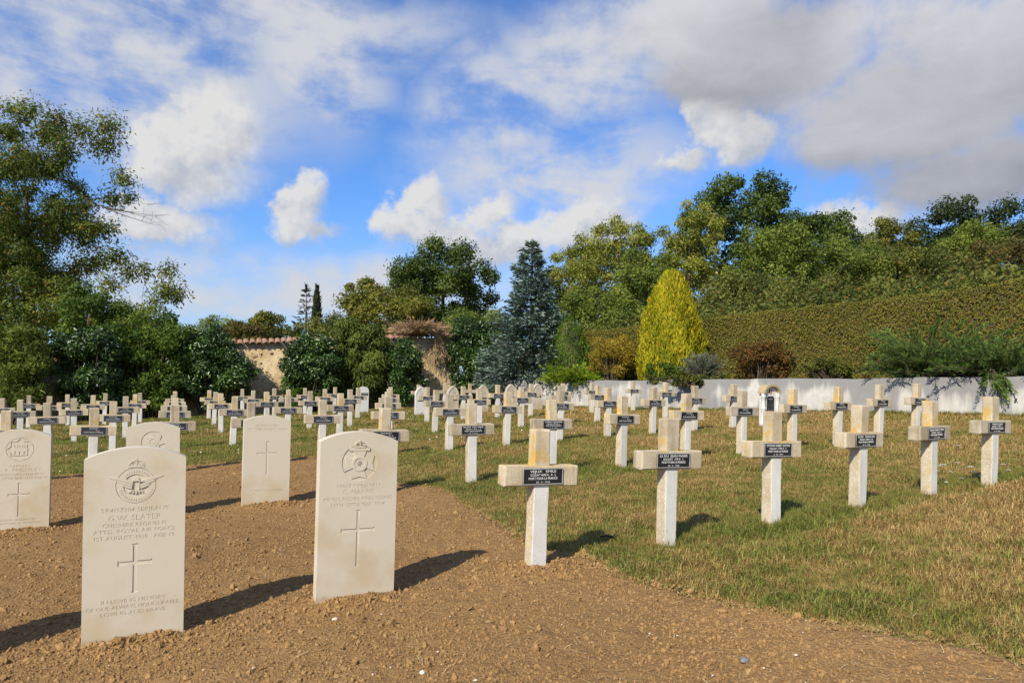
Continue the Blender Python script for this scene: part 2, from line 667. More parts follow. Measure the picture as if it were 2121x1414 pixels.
M = dict(
    soil=make_soil(), clod=make_clod(), lawn=make_lawn(), grass=make_grass(), bark=make_bark(),
    concrete=make_concrete(), wash=make_whitewash(), side=make_side(),
    lime=make_limestone('portland_limestone', (0.575, 0.512, 0.405), (0.515, 0.420, 0.280), (0.45, 0.37, 0.26)),
    paleston=make_limestone('pale_limestone', (0.500, 0.440, 0.345), (0.42, 0.33, 0.21), (0.36, 0.30, 0.21)),
    chalk=flat('white_painted_stone', (0.60, 0.585, 0.55), 0.85, 0.15, 0.08, 14, 0.3),
    plate=flat('black_enamel', (0.014, 0.015, 0.019), 0.32, 0.5, 0.3, 60),
    plateworn=flat('dull_black_enamel', (0.030, 0.032, 0.040), 0.45, 0.4, 0.4, 60),
    letter=flat('white_lettering', (0.72, 0.72, 0.70), 0.6, 0.3, 0.15, 120),
    rim=flat('plaque_rim', (0.42, 0.42, 0.42), 0.45, 0.4, 0.4, 90),
    hood=flat('mossy_hood_mould', (0.40, 0.315, 0.185), 0.95, 0.1, 0.35, 16, 0.5),
    redenamel=flat('red_enamel', (0.55, 0.035, 0.02), 0.35, 0.5), yellowenamel=flat('yellow_enamel', (0.75, 0.42, 0.03), 0.35, 0.5),
    tile=flat('terracotta', (0.33, 0.19, 0.125), 0.9, 0.1, 0.6, 9, 0.5),
    rubble=flat('rubble_stone', (0.40, 0.30, 0.175), 0.95, 0.1, 0.35, 12, 0.6),
    whitewall=make_whitewall(), oldwall=make_oldwall(),
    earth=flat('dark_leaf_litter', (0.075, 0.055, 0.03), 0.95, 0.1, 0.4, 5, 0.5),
    straw=flat('dry_straw', (0.48, 0.36, 0.19), 0.8, 0.2, 0.3, 20),
    chip=flat('pale_stone_chip', (0.62, 0.56, 0.46), 0.85, 0.2, 0.25, 40),
    greystone=flat('grey_flint', (0.19, 0.19, 0.19), 0.7, 0.3, 0.3, 30),
    petal=flat('white_petal', (0.78, 0.78, 0.72), 0.7, 0.2, 0.05, 30),
    stem=flat('flower_stem', (0.10, 0.13, 0.03), 0.7, 0.2, 0.2, 30),
    twigwood=flat('dark_twig', (0.045, 0.035, 0.028), 0.9, 0.1, 0.3, 40),
)

# ------------------------------------------------------------------ ground
def axis_grid(lo, hi, step, far, n=16):
    inner = np.arange(lo, hi + step * 0.5, step)
    g = np.geomspace(step * 2, far, n)
    return np.concatenate([lo - g[::-1], inner, hi + g])


def build_lawn():
    xs = axis_grid(-15.0, 13.0, 0.14, 900)
    ys = axis_grid(-1.0, 25.0, 0.14, 900)
    X, Y = np.meshgrid(xs, ys)
    x, y = X.ravel(), Y.ravel()
    sm = soil_mask(x, y)
    z = lawn_z(x, y) - 0.05 * sstep(sm, 0.0, 0.2)
    z -= 0.0008 * np.maximum(0, np.hypot(x, y) - 40)
    nx, ny = len(xs), len(ys)
    i = (np.arange(ny - 1)[:, None] * nx + np.arange(nx - 1)[None, :]).ravel()
    faces = np.stack([i, i + 1, i + nx + 1, i + nx], 1)
    o = obj('lawn', np_mesh('lawn', np.stack([x, y, z], 1), faces, M['lawn'], smooth=True))
    tag(o, 'dry mown lawn sloping gently between the rows of graves', None, None, 'structure')


STONES = []                      # (x, y) of what stands in the soil, for the little heaps at their feet


def soil_z(x, y):
    z = plain(x, y) + 0.004
    z = z + 0.016 * fbm2(x, y, 21, 4, 1.6) + 0.010 * fbm2(x, y, 22, 4, 9.0) + 0.006 * fbm2(x, y, 23, 3, 26.0)
    for (sx, sy) in STONES:
        s, q = (x - sx) * CA + (y - sy) * SA, -(x - sx) * SA + (y - sy) * CA
        r = np.sqrt((s / 0.34) ** 2 + (q / 0.20) ** 2)
        z = z + 0.030 * sstep(1.0 - r, 0.0, 0.75)
    return z


def build_soil():
    step = 0.028
    s = np.arange(-5.2, 3.9, step)
    q = np.arange(0.6, 10.0, step)
    S, Q = np.meshgrid(s, q)
    x, y = sq_to_xy(S.ravel(), Q.ravel())
    keep = soil_mask(x, y)
    z = soil_z(x, y) - 0.045 * sstep(-keep, -0.10, 0.06)
    nx, ny = len(s), len(q)
    i = (np.arange(ny - 1)[:, None] * nx + np.arange(nx - 1)[None, :]).ravel()
    faces = np.stack([i, i + 1, i + nx + 1, i + nx], 1)
    ok = (keep[faces].max(axis=1) > -0.05) & (y[faces].mean(axis=1) > 1.2)
    px = x[faces].mean(axis=1) / np.maximum(y[faces].mean(axis=1), 0.1)
    ok &= px > -1.15
    faces = faces[ok]
    used = np.unique(faces)
    remap = np.full(len(x), -1)
    remap[used] = np.arange(len(used))
    V = np.stack([x, y, z], 1)[used]
    o = obj('soil', np_mesh('soil', V, remap[faces], M['soil'], smooth=True))
    tag(o, 'freshly raked brown soil around the pale headstones', None, None, 'structure')


# ------------------------------------------------------------------ scattering (for what nobody could count)
def scatter(name, pts, rots, scl, variants, label, cat, extra=None):
    n = len(pts)
    me = bpy.data.meshes.new(name)
    me.vertices.add(n)
    me.vertices.foreach_set('co', np.asarray(pts, dtype=np.float32).ravel())
    a = me.attributes.new('rot', 'FLOAT_VECTOR', 'POINT')
    a.data.foreach_set('vector', np.asarray(rots, dtype=np.float32).ravel())
    a = me.attributes.new('scl', 'FLOAT', 'POINT')
    a.data.foreach_set('value', np.asarray(scl, dtype=np.float32))
    for k_, v_ in (extra or {}).items():
        a = me.attributes.new(k_, 'FLOAT', 'POINT')
        a.data.foreach_set('value', np.asarray(v_, dtype=np.float32))
    o = obj(name, me)
    g = bpy.data.node_groups.new(name + '_scatter', 'GeometryNodeTree')
    g.interface.new_socket('Geometry', in_out='INPUT', socket_type='NodeSocketGeometry')
    g.interface.new_socket('Geometry', in_out='OUTPUT', socket_type='NodeSocketGeometry')
    gi, go = g.nodes.new('NodeGroupInput'), g.nodes.new('NodeGroupOutput')
    jn = g.nodes.new('GeometryNodeJoinGeometry')
    for v in variants:
        oi = g.nodes.new('GeometryNodeObjectInfo')
        oi.inputs['Object'].default_value = v
        oi.inputs['As Instance'].default_value = True
        g.links.new(oi.outputs['Geometry'], jn.inputs[0])
    ip = g.nodes.new('GeometryNodeInstanceOnPoints')
    ip.inputs['Pick Instance'].default_value = True
    g.links.new(gi.outputs[0], ip.inputs['Points'])
    g.links.new(jn.outputs[0], ip.inputs['Instance'])
    na = g.nodes.new('GeometryNodeInputNamedAttribute')
    na.data_type = 'FLOAT_VECTOR'
    na.inputs['Name'].default_value = 'rot'
    er = g.nodes.new('FunctionNodeEulerToRotation')
    g.links.new(na.outputs['Attribute'], er.inputs[0])
    g.links.new(er.outputs[0], ip.inputs['Rotation'])
    ns = g.nodes.new('GeometryNodeInputNamedAttribute')
    ns.data_type = 'FLOAT'
    ns.inputs['Name'].default_value = 'scl'
    g.links.new(ns.outputs['Attribute'], ip.inputs['Scale'])
    g.links.new(ip.outputs[0], go.inputs[0])
    md = o.modifiers.new('scatter', 'NODES')
    md.node_group = g
    tag(o, label, cat, None, 'stuff')
    return o


def source(name, me):
    return bpy.data.objects.new(name, me)        # a pattern for scattering, not itself in the scene


def blade_tuft(seed, n, spread, hmin, hmax, width, lean):
    r = np.random.default_rng(seed)
    V, Fc, T = [], [], []
    for i in range(n):
        a = r.uniform(0, 2 * math.pi)
        d = spread * math.sqrt(r.uniform())
        b = np.array([math.cos(a) * d, math.sin(a) * d, -0.006])
        h = r.uniform(hmin, hmax)
        ta = r.uniform(0, 2 * math.pi)
        ln = r.uniform(0.15, 1.0) * lean
        t = np.array([math.cos(ta), math.sin(ta), 0])
        sd = np.array([-math.sin(ta), math.cos(ta), 0]) * width * r.uniform(0.6, 1.2) * 0.5
        m = b + t * h * ln * 0.35 + np.array([0, 0, h * 0.6])
        tip = b + t * h * ln + np.array([0, 0, h * (1 - 0.42 * ln)])
        k = len(V)
        V += [b - sd, b + sd, m + sd * 0.8, m - sd * 0.8, tip]
        Fc += [(k, k + 1, k + 2), (k, k + 2, k + 3), (k + 3, k + 2, k + 4)]
        T += [r.uniform()] * 5
    return source('tuft', np_mesh('tuft', np.array(V), np.array(Fc), M['grass'], attrs={'tone': T}))


def build_grass():
    short = [blade_tuft(100 + i, 22, 0.06, 0.014, 0.058, 0.0036, 1.45) for i in range(6)]
    coarse = [blade_tuft(130 + i, 26, 0.12, 0.020, 0.050, 0.0085, 1.25) for i in range(6)]
    tall = [blade_tuft(160 + i, 24, 0.05, 0.05, 0.14, 0.0048, 0.85) for i in range(5)]
    gens = []

    def field(dmin, dmax, dens):
        n = int((dmax * dmax - dmin * dmin) * 0.5 * 2.1 * dens)
        az = rng.uniform(-0.92, 1.0, n)
        d = np.sqrt(rng.uniform(dmin ** 2, dmax ** 2, n))
        return d * np.tan(az), d

    def behind_white_wall(x, y):
        return (x * 0.656 + (y - 22.32) * 0.755) > -0.05

    # close by
    x1, y1 = field(1.0, 7.0, 1250)
    x2, y2 = field(7.0, 12.5, 420)
    x3, y3 = field(12.5, 24.5, 120)
    for nm, (x, y), var, lo, hi in (('near', (x1, y1), short, 0.75, 1.25), ('mid', (x2, y2), short, 1.0, 1.6), ('far', (x3, y3), coarse, 0.9, 1.5)):
        s, q = xy_to_sq(x, y)
        sm = soil_mask(x, y)
        thin = rng.uniform(0, 1, len(x))
        patch = fbm2(x, y, 40, 3, 1.3)
        ok = (sm < 0.02 - 0.10 * thin) & ~behind_white_wall(x, y) & (q < 22.6) & (thin < 0.86 + 0.35 * patch)
        ok &= (x > -15) & (x < 12.4)
        x, y, s, q, sm = x[ok], y[ok], s[ok], q[ok], sm[ok]
        rowd = np.min(np.abs(q[:, None] - np.array(ROWQ)[None, :] + 0.05), axis=1)
        green = 0.16 * np.exp(-(rowd / 0.32) ** 2) + 0.20 * sstep(x * -1.0, -1.5, 7.0) * sstep(y, 4, 9) + 0.09
        green = green + 0.10 * sstep(0.5 + sm, 0.0, 0.5) - 0.16 * sstep(s, 4.5, 9.0) + 0.10 * fbm2(x, y, 44, 3, 0.8)
        green = green - 0.22 * sstep(3.15 - q, 0.0, 0.2) * sstep(s, 2.9, 4.0) + 0.16 * np.exp(-((q - 3.4) / 0.2) ** 2) * sstep(s, 2.4, 3.2)
        z = lawn_z(x, y)
        m = len(x)
        rots = np.stack([rng.normal(0, 0.12, m), rng.normal(0, 0.12, m), rng.uniform(0, 6.283, m)], 1)
        gens.append((nm, np.stack([x, y, z], 1), rots, rng.uniform(lo, hi, m) * (1 + 0.45 * fbm2(x, y, 47, 3, 2.5)), var, green))
    for nm, p, r_, s_, v, g in gens:
        scatter('grass', p, r_, s_, v, {'near': 'short half dry grass near the path', 'mid': 'mown grass between the middle rows of crosses', 'far': 'mown grass running back to the walls'}[nm], 'grass', {'green': g})
    # long green grass the mower missed, along the front row and round the posts
    P = []
    for i in range(5200):
        s = rng.uniform(2.35, 9.0)
        q = 3.33 + rng.normal(0, 0.10) + (0.10 if s > 5.5 else 0.0)
        w = 0.35 + 0.65 * sstep(np.array([s]), 2.6, 3.9)[0]
        if rng.uniform() > w * 0.8:
            continue
        x, y = sq_to_xy(s, q)
        P.append((x, y, rng.uniform(0.55, 1.0) * (0.6 + 0.4 * w)))
    for (x0, y0) in CROSS_XY:
        for i in range(14 if y0 < 9 else 7):
            a = rng.uniform(0, 6.283)
            P.append((x0 + math.cos(a) * rng.uniform(0.05, 0.12), y0 + math.sin(a) * rng.uniform(0.05, 0.12), rng.uniform(0.35, 0.8)))
    for i in range(900):                     # tussocks along the soil's edge and here and there in the lawn
        s, q = rng.uniform(-2.0, 11.0), rng.uniform(1.2, 15)
        if rng.uniform() < 0.55:
            s = float(soil_edge(q)) + abs(rng.normal(0, 0.10)) if q < 9 else s
        x, y = sq_to_xy(s, q)
        if y < 1.7:
            continue
        P.append((x, y, rng.uniform(0.25, 0.6)))
    for i in range(1500):                    # weeds at the foot of the white wall
        t = rng.uniform(0, 15)
        x, y = 0.0 + 0.755 * t - 0.656 * abs(rng.normal(0.05, 0.10)), 22.32 - 0.656 * t - 0.755 * abs(rng.normal(0.05, 0.1))
        P.append((x, y, rng.uniform(0.4, 1.3)))
    P = np.array(P)
    sm = soil_mask(P[:, 0], P[:, 1])
    P = P[sm < 0.03]
    n = len(P)
    z = lawn_z(P[:, 0], P[:, 1])
    rots = np.stack([rng.normal(0, 0.15, n), rng.normal(0, 0.15, n), rng.uniform(0, 6.283, n)], 1)
    scatter('long_grass', np.stack([P[:, 0], P[:, 1], z], 1), rots, P[:, 2], tall, 'long green grass left along the front row and around the posts', 'grass',
            {'green': 0.30 + 0.12 * rng.normal(0, 1, n)})


def build_clods():
    var = []
    for i in range(7):
        bm = bmesh.new()
        bmesh.ops.create_icosphere(bm, subdivisions=2 if i < 4 else 1, radius=1.0)
        r = random.Random(300 + i)
        for v in bm.verts:
            n = 0.62 + 0.62 * r.random()
            v.co = Vector((v.co.x * n * (1.0 + 0.35 * math.sin(i)), v.co.y * n, v.co.z * n * 0.72))
        var.append(source('clod', bm_mesh('clod', bm, (M['clod'],), smooth=False)))
    n = 190000
    az = rng.uniform(-0.80, 0.72, n)
    d = 1.7 * np.exp(rng.uniform(0, 1, n) ** 0.9 * math.log(10.5 / 1.7))
    x, y = d * np.tan(az), d
    sm = soil_mask(x, y)
    cl = fbm2(x, y, 61, 3, 1.7)
    ok = (sm > -0.03) & (rng.uniform(0, 1, n) < 0.55 + 0.7 * cl + 0.1)
    x, y = x[ok], y[ok]
    size = 0.0025 * np.exp(np.abs(rng.normal(0, 0.58, len(x)))) * (0.75 + 0.07 * y)
    hx, hy, hs = [], [], []
    for (sx, sy) in STONES:                  # coarse lumps heaped at the foot of each stone
        for i in range(420):
            s, q = rng.normal(0, 0.23), rng.normal(-0.04, 0.10)
            hx.append(sx + s * CA - q * SA)
            hy.append(sy + s * SA + q * CA)
            hs.append(0.0050 * math.exp(abs(rng.normal(0, 0.5))))
    x = np.concatenate([x, hx])
    y = np.concatenate([y, hy])
    size = np.minimum(np.concatenate([size, hs]), 0.028)
    z = soil_z(x, y) + size * 0.25
    m = len(x)
    scatter('soil_crumbs', np.stack([x, y, z], 1), rng.uniform(0, 6.283, (m, 3)), size, var, 'crumbly clods of brown soil over the bare plot', 'soil')
    # pale chips and straw
    bm = bmesh.new()
    bmesh.ops.create_icosphere(bm, subdivisions=1, radius=1.0)
    r = random.Random(5)
    for v in bm.verts:
        v.co = Vector((v.co.x * (0.8 + 0.5 * r.random()), v.co.y * (0.6 + 0.4 * r.random()), v.co.z * 0.4))
    chip = source('chip', bm_mesh('chip', bm, (M['chip'],)))
    n = 900
    az = rng.uniform(-0.78, 0.70, n)
    d = 1.8 * np.exp(rng.uniform(0, 1, n) * math.log(10 / 1.8))
    x, y = d * np.tan(az), d
    ok = soil_mask(x, y) > -0.05
    x, y = x[ok], y[ok]
    size = 0.0021 * np.exp(np.abs(rng.normal(0, 0.5, len(x)))) * (0.8 + 0.06 * y)
    z = soil_z(x, y) + size * 0.4 + 0.004
    scatter('stone_chips', np.stack([x, y, z], 1), np.stack([rng.normal(0, .3, len(x)), rng.normal(0, .3, len(x)), rng.uniform(0, 6.28, len(x))], 1), size, [chip],
            'tiny pale stone chips scattered over the bare soil', 'stone chips')
    bm = bmesh.new()
    bmesh.ops.create_circle(bm, cap_ends=True, segments=6, radius=1.0)
    daisy = source('daisy', bm_mesh('daisy', bm, (M['petal'],)))
    n = 420
    s, q = rng.uniform(-4, 7, n), rng.uniform(9.8, 21, n)
    s += 0.6 * fbm2(s, q, 90, 2, 0.5)
    x, y = sq_to_xy(s, q)
    ok = fbm2(x, y, 91, 2, 0.6) > 0.05
    x, y = x[ok], y[ok]
    m = len(x)
    scatter('daisies', np.stack([x, y, lawn_z(x, y) + rng.uniform(.03, .06, m)], 1), np.stack([rng.normal(.5, .3, m), rng.normal(0, .3, m), rng.normal(0, .3, m)], 1),
            rng.uniform(.006, .012, m), [daisy], 'tiny white daisies dotting the lawn between the middle rows', 'daisies')
    st = []
    for i in range(4):
        V, Fc = [], []
        r = np.random.default_rng(70 + i)
        ang = 0.0
        p = np.array([-0.5, 0.0, 0.02])
        for j in range(5):
            w = np.array([-math.sin(ang), math.cos(ang), 0]) * 0.02
            V += [p - w, p + w]
            ang += r.normal(0, 0.28)
            p = p + np.array([math.cos(ang), math.sin(ang), r.normal(0, 0.10)]) * 0.25
        for j in range(4):
            Fc.append((2 * j, 2 * j + 2, 2 * j + 3, 2 * j + 1))
        st.append(source('straw', np_mesh('straw', np.array(V), np.array(Fc), M['straw'])))
    n = 5200
    az = rng.uniform(-0.76, 0.70, n)
    d = 1.8 * np.exp(rng.uniform(0, 1, n) * math.log(7.5 / 1.8))
    x, y = d * np.tan(az), d
    sm = soil_mask(x, y)
    ok = (sm > -0.3) & (rng.uniform(0, 1, n) < 0.25 + 0.75 * np.exp(-np.abs(sm) / 0.5))
    x, y = x[ok], y[ok]
    z = np.maximum(soil_z(x, y), np.where(soil_mask(x, y) < 0, lawn_z(x, y) + 0.02, -9)) + 0.006
    m = len(x)
    scatter('straw_litter', np.stack([x, y, z], 1), np.stack([rng.normal(0, .15, m), rng.normal(0, .15, m), rng.uniform(0, 6.28, m)], 1), np.minimum(0.062, 0.032 * np.exp(rng.normal(0, 0.5, m))), st,
            'bits of dry straw lying on the soil by the lawn edge', 'straw')


# ------------------------------------------------------------------ lettering
_font_curve = bpy.data.curves.new('font_probe', 'FONT')
_font_obj = bpy.data.objects.new('font_probe', _font_curve)
col.objects.link(_font_obj)


def glyph_polys(text, cx, cy, cap, width=None, res=3, spacing=1.0):
    """outlines of a line of text, as closed polylines, centred on cx, cy, with a given capital height and width"""
    _font_curve.body = text
    _font_curve.align_x = 'LEFT'
    _font_curve.size = 1.0
    _font_curve.space_character = spacing
    _font_curve.resolution_u = res
    bpy.context.view_layer.update()
    dg = bpy.context.evaluated_depsgraph_get()
    cu = _font_obj.evaluated_get(dg).to_curve(dg)
    polys = []
    for sp in cu.splines:
        bp = sp.bezier_points
        if len(bp) < 2:
            continue
        pts = []
        n = len(bp)
        for i in range(n):
            a, b = bp[i], bp[(i + 1) % n]
            straight = a.handle_right_type == 'VECTOR' and b.handle_left_type == 'VECTOR'
            p0, p1, p2, p3 = a.co.copy(), a.handle_right.copy(), b.handle_left.copy(), b.co.copy()
            chord = (p3 - p0).length
            bend = (p1 - p0).length + (p2 - p1).length + (p3 - p2).length
            k = 1 if (straight or bend < chord * 1.004) else res
            for j in range(k):
                t = j / k
                q = p0 * (1 - t) ** 3 + p1 * 3 * t * (1 - t) ** 2 + p2 * 3 * t * t * (1 - t) + p3 * t ** 3
                pts.append((q.x, q.y))
        polys.append(np.array(pts))
    _font_obj.evaluated_get(dg).to_curve_clear()
    if not polys:
        return []
    allp = np.concatenate(polys)
    x0, x1 = allp[:, 0].min(), allp[:, 0].max()
    CAPH = 0.729
    sy = cap / CAPH
    sx = sy if width is None else width / max(1e-6, x1 - x0)
    mx = (x0 + x1) / 2
    return [np.stack([(p[:, 0] - mx) * sx + cx, p[:, 1] * sy + cy - cap / 2], 1) for p in polys]


def fill_polys(polys, half=0.0):
    """closed polylines -> filled (even-odd) sheet, extruded by +-half along z; returns a mesh with x right, y up"""
    cu = bpy.data.curves.new('fill', 'CURVE')
    cu.dimensions = '2D'
    cu.fill_mode = 'BOTH'
    cu.extrude = half
    for p in polys:
        sp = cu.splines.new('POLY')
        sp.points.add(len(p) - 1)
        buf = np.zeros((len(p), 4), dtype=np.float32)
        buf[:, :2] = p
        buf[:, 3] = 1
        sp.points.foreach_set('co', buf.ravel())
        sp.use_cyclic_u = True
    o = bpy.data.objects.new('fill', cu)
    col.objects.link(o)
    dg = bpy.context.evaluated_depsgraph_get()
    me = bpy.data.meshes.new_from_object(o.evaluated_get(dg), depsgraph=dg)
    bpy.data.objects.remove(o)
    bpy.data.curves.remove(cu)
    return me


def stand_up(me, y_front, drop_back=True):
    """turn a filled sheet (x right, y up, thickness z) to stand facing -y with its front at y_front"""
    bm = bmesh.new()
    bm.from_mesh(me)
    zmax = max(v.co.z for v in bm.verts)
    zmin = min(v.co.z for v in bm.verts)
    if drop_back and zmax - zmin > 1e-6:
        kill = [f for f in bm.faces if all(abs(v.co.z - zmin) < 1e-6 for v in f.verts)]
        bmesh.ops.delete(bm, geom=kill, context='FACES_ONLY')
    for v in bm.verts:
        v.co = Vector((v.co.x, y_front + (zmax - v.co.z), v.co.y))
    bpy.data.meshes.remove(me)
    return bm


def circle_poly(cx, cy, r, n=40, ry=None):
    t = np.linspace(0, 2 * math.pi, n, endpoint=False)
    return np.stack([cx + r * np.cos(t), cy + (ry or r) * np.sin(t)], 1)


def flared_cross(cx, ztop, zbot, zarm, half, w, flare=1.7):
    """the engraved Latin cross with splayed ends"""
    h, f = w / 2, w / 2 * flare
    e = w * 0.8
    return np.array([(cx - f, ztop), (cx - h, ztop - e * .5), (cx - h, zarm + h), (cx - half + e * .5, zarm + h), (cx - half, zarm + f), (cx - half, zarm - f),
                     (cx - half + e * .5, zarm - h), (cx - h, zarm - h), (cx - h, zbot + e * .5), (cx - f, zbot), (cx + f, zbot), (cx + h, zbot + e * .5),
                     (cx + h, zarm - h), (cx + half - e * .5, zarm - h), (cx + half, zarm - f), (cx + half, zarm + f), (cx + half - e * .5, zarm + h),
                     (cx + h, zarm + h), (cx + h, ztop - e * .5), (cx + f, ztop)])


def arch_outline(w, h_corner, h_top, bottom, n=22):
    rise = h_top - h_corner
    R = (w * w / 4 + rise * rise) / (2 * rise)
    a = math.asin(w / 2 / R)
    t = np.linspace(a, -a, n)
    arc = np.stack([R * np.sin(t), h_top - R + R * np.cos(t)], 1)
    return np.concatenate([[(-w / 2, bottom), (w / 2, bottom)], arc])


def prism(bm, poly, y0, y1, close_front=True):
    """extrude a polygon (x, z) from y0 (front) to y1 (back)"""
    f = [bm.verts.new((p[0], y0, p[1])) for p in poly]
    b = [bm.verts.new((p[0], y1, p[1])) for p in poly]
    n = len(poly)
    if close_front:
        bm.faces.new(f)
    bm.faces.new(b[::-1])
    for i in range(n):
        j = (i + 1) % n
        bm.faces.new((f[i], b[i], b[j], f[j]))


# ------------------------------------------------------------------ the pale engraved headstones
TH = 0.076
DEEP = 0.0030
LETTER = 0.0013


def wing(side, x0=0.012, z0=0.0):
    """feathered wing outlines of the flying eagle, one polygon per feather band"""
    out = []
    P = lambda pts: out.append(np.array([(side * x, z) for x, z in pts]))
    P([(0.012, 0.010), (0.040, 0.020), (0.070, 0.027), (0.104, 0.030), (0.085, 0.022), (0.060, 0.015), (0.035, 0.006), (0.012, -0.003)])
    P([(0.014, -0.004), (0.036, 0.005), (0.060, 0.014), (0.078, 0.016), (0.062, 0.006), (0.040, -0.004), (0.016, -0.012)])
    P([(0.016, -0.013), (0.038, -0.006), (0.055, 0.000), (0.046, -0.010), (0.030, -0.018), (0.016, -0.022)])
    return out


def crown_polys(cx, cz, w, h):
    a = w / 2
    out = [np.array([(cx - a, cz - h * .5), (cx + a, cz - h * .5), (cx + a, cz - h * .30), (cx - a, cz - h * .30)])]
    t = np.linspace(0, math.pi, 14)
    for (k0, k1) in ((1.0, 0.80), (0.62, 0.42)):
        o = np.stack([cx + a * k0 * np.cos(t), cz - h * .26 + h * .52 * (0.62 + 0.38 * k0) * np.sin(t)], 1)
        i = np.stack([cx + a * k1 * np.cos(t[::-1]), cz - h * .26 + h * .52 * (0.62 + 0.38 * k1) * np.sin(t[::-1]) * 0.86], 1)
        out.append(np.concatenate([o, i]))
    out.append(np.array([(cx - a * .12, cz - h * .26), (cx + a * .12, cz - h * .26), (cx + a * .12, cz + h * .2), (cx - a * .12, cz + h * .2)]))
    out.append(circle_poly(cx, cz + h * .36, h * .10, 10))
    return out


def star_poly(cx, cz, r0, r1, n, rot=0.0):
    pts = []
    for i in range(2 * n):
        r = r0 if i % 2 == 0 else r1
        a = rot + math.pi * i / n + math.pi / 2
        pts.append((cx + r * math.cos(a), cz + r * math.sin(a)))
    return np.array(pts)


def maltese(cx, cz, R):
    pts = []
    for k in range(4):
        a = k * math.pi / 2
        c, s = math.cos(a), math.sin(a)
        for (u, v) in ((0.22, -0.20), (1.0, -0.52), (0.86, 0.0), (1.0, 0.52), (0.22, 0.20)):
            pts.append((cx + R * (u * c - v * s), cz + R * (u * s + v * c)))
    return np.array(pts)


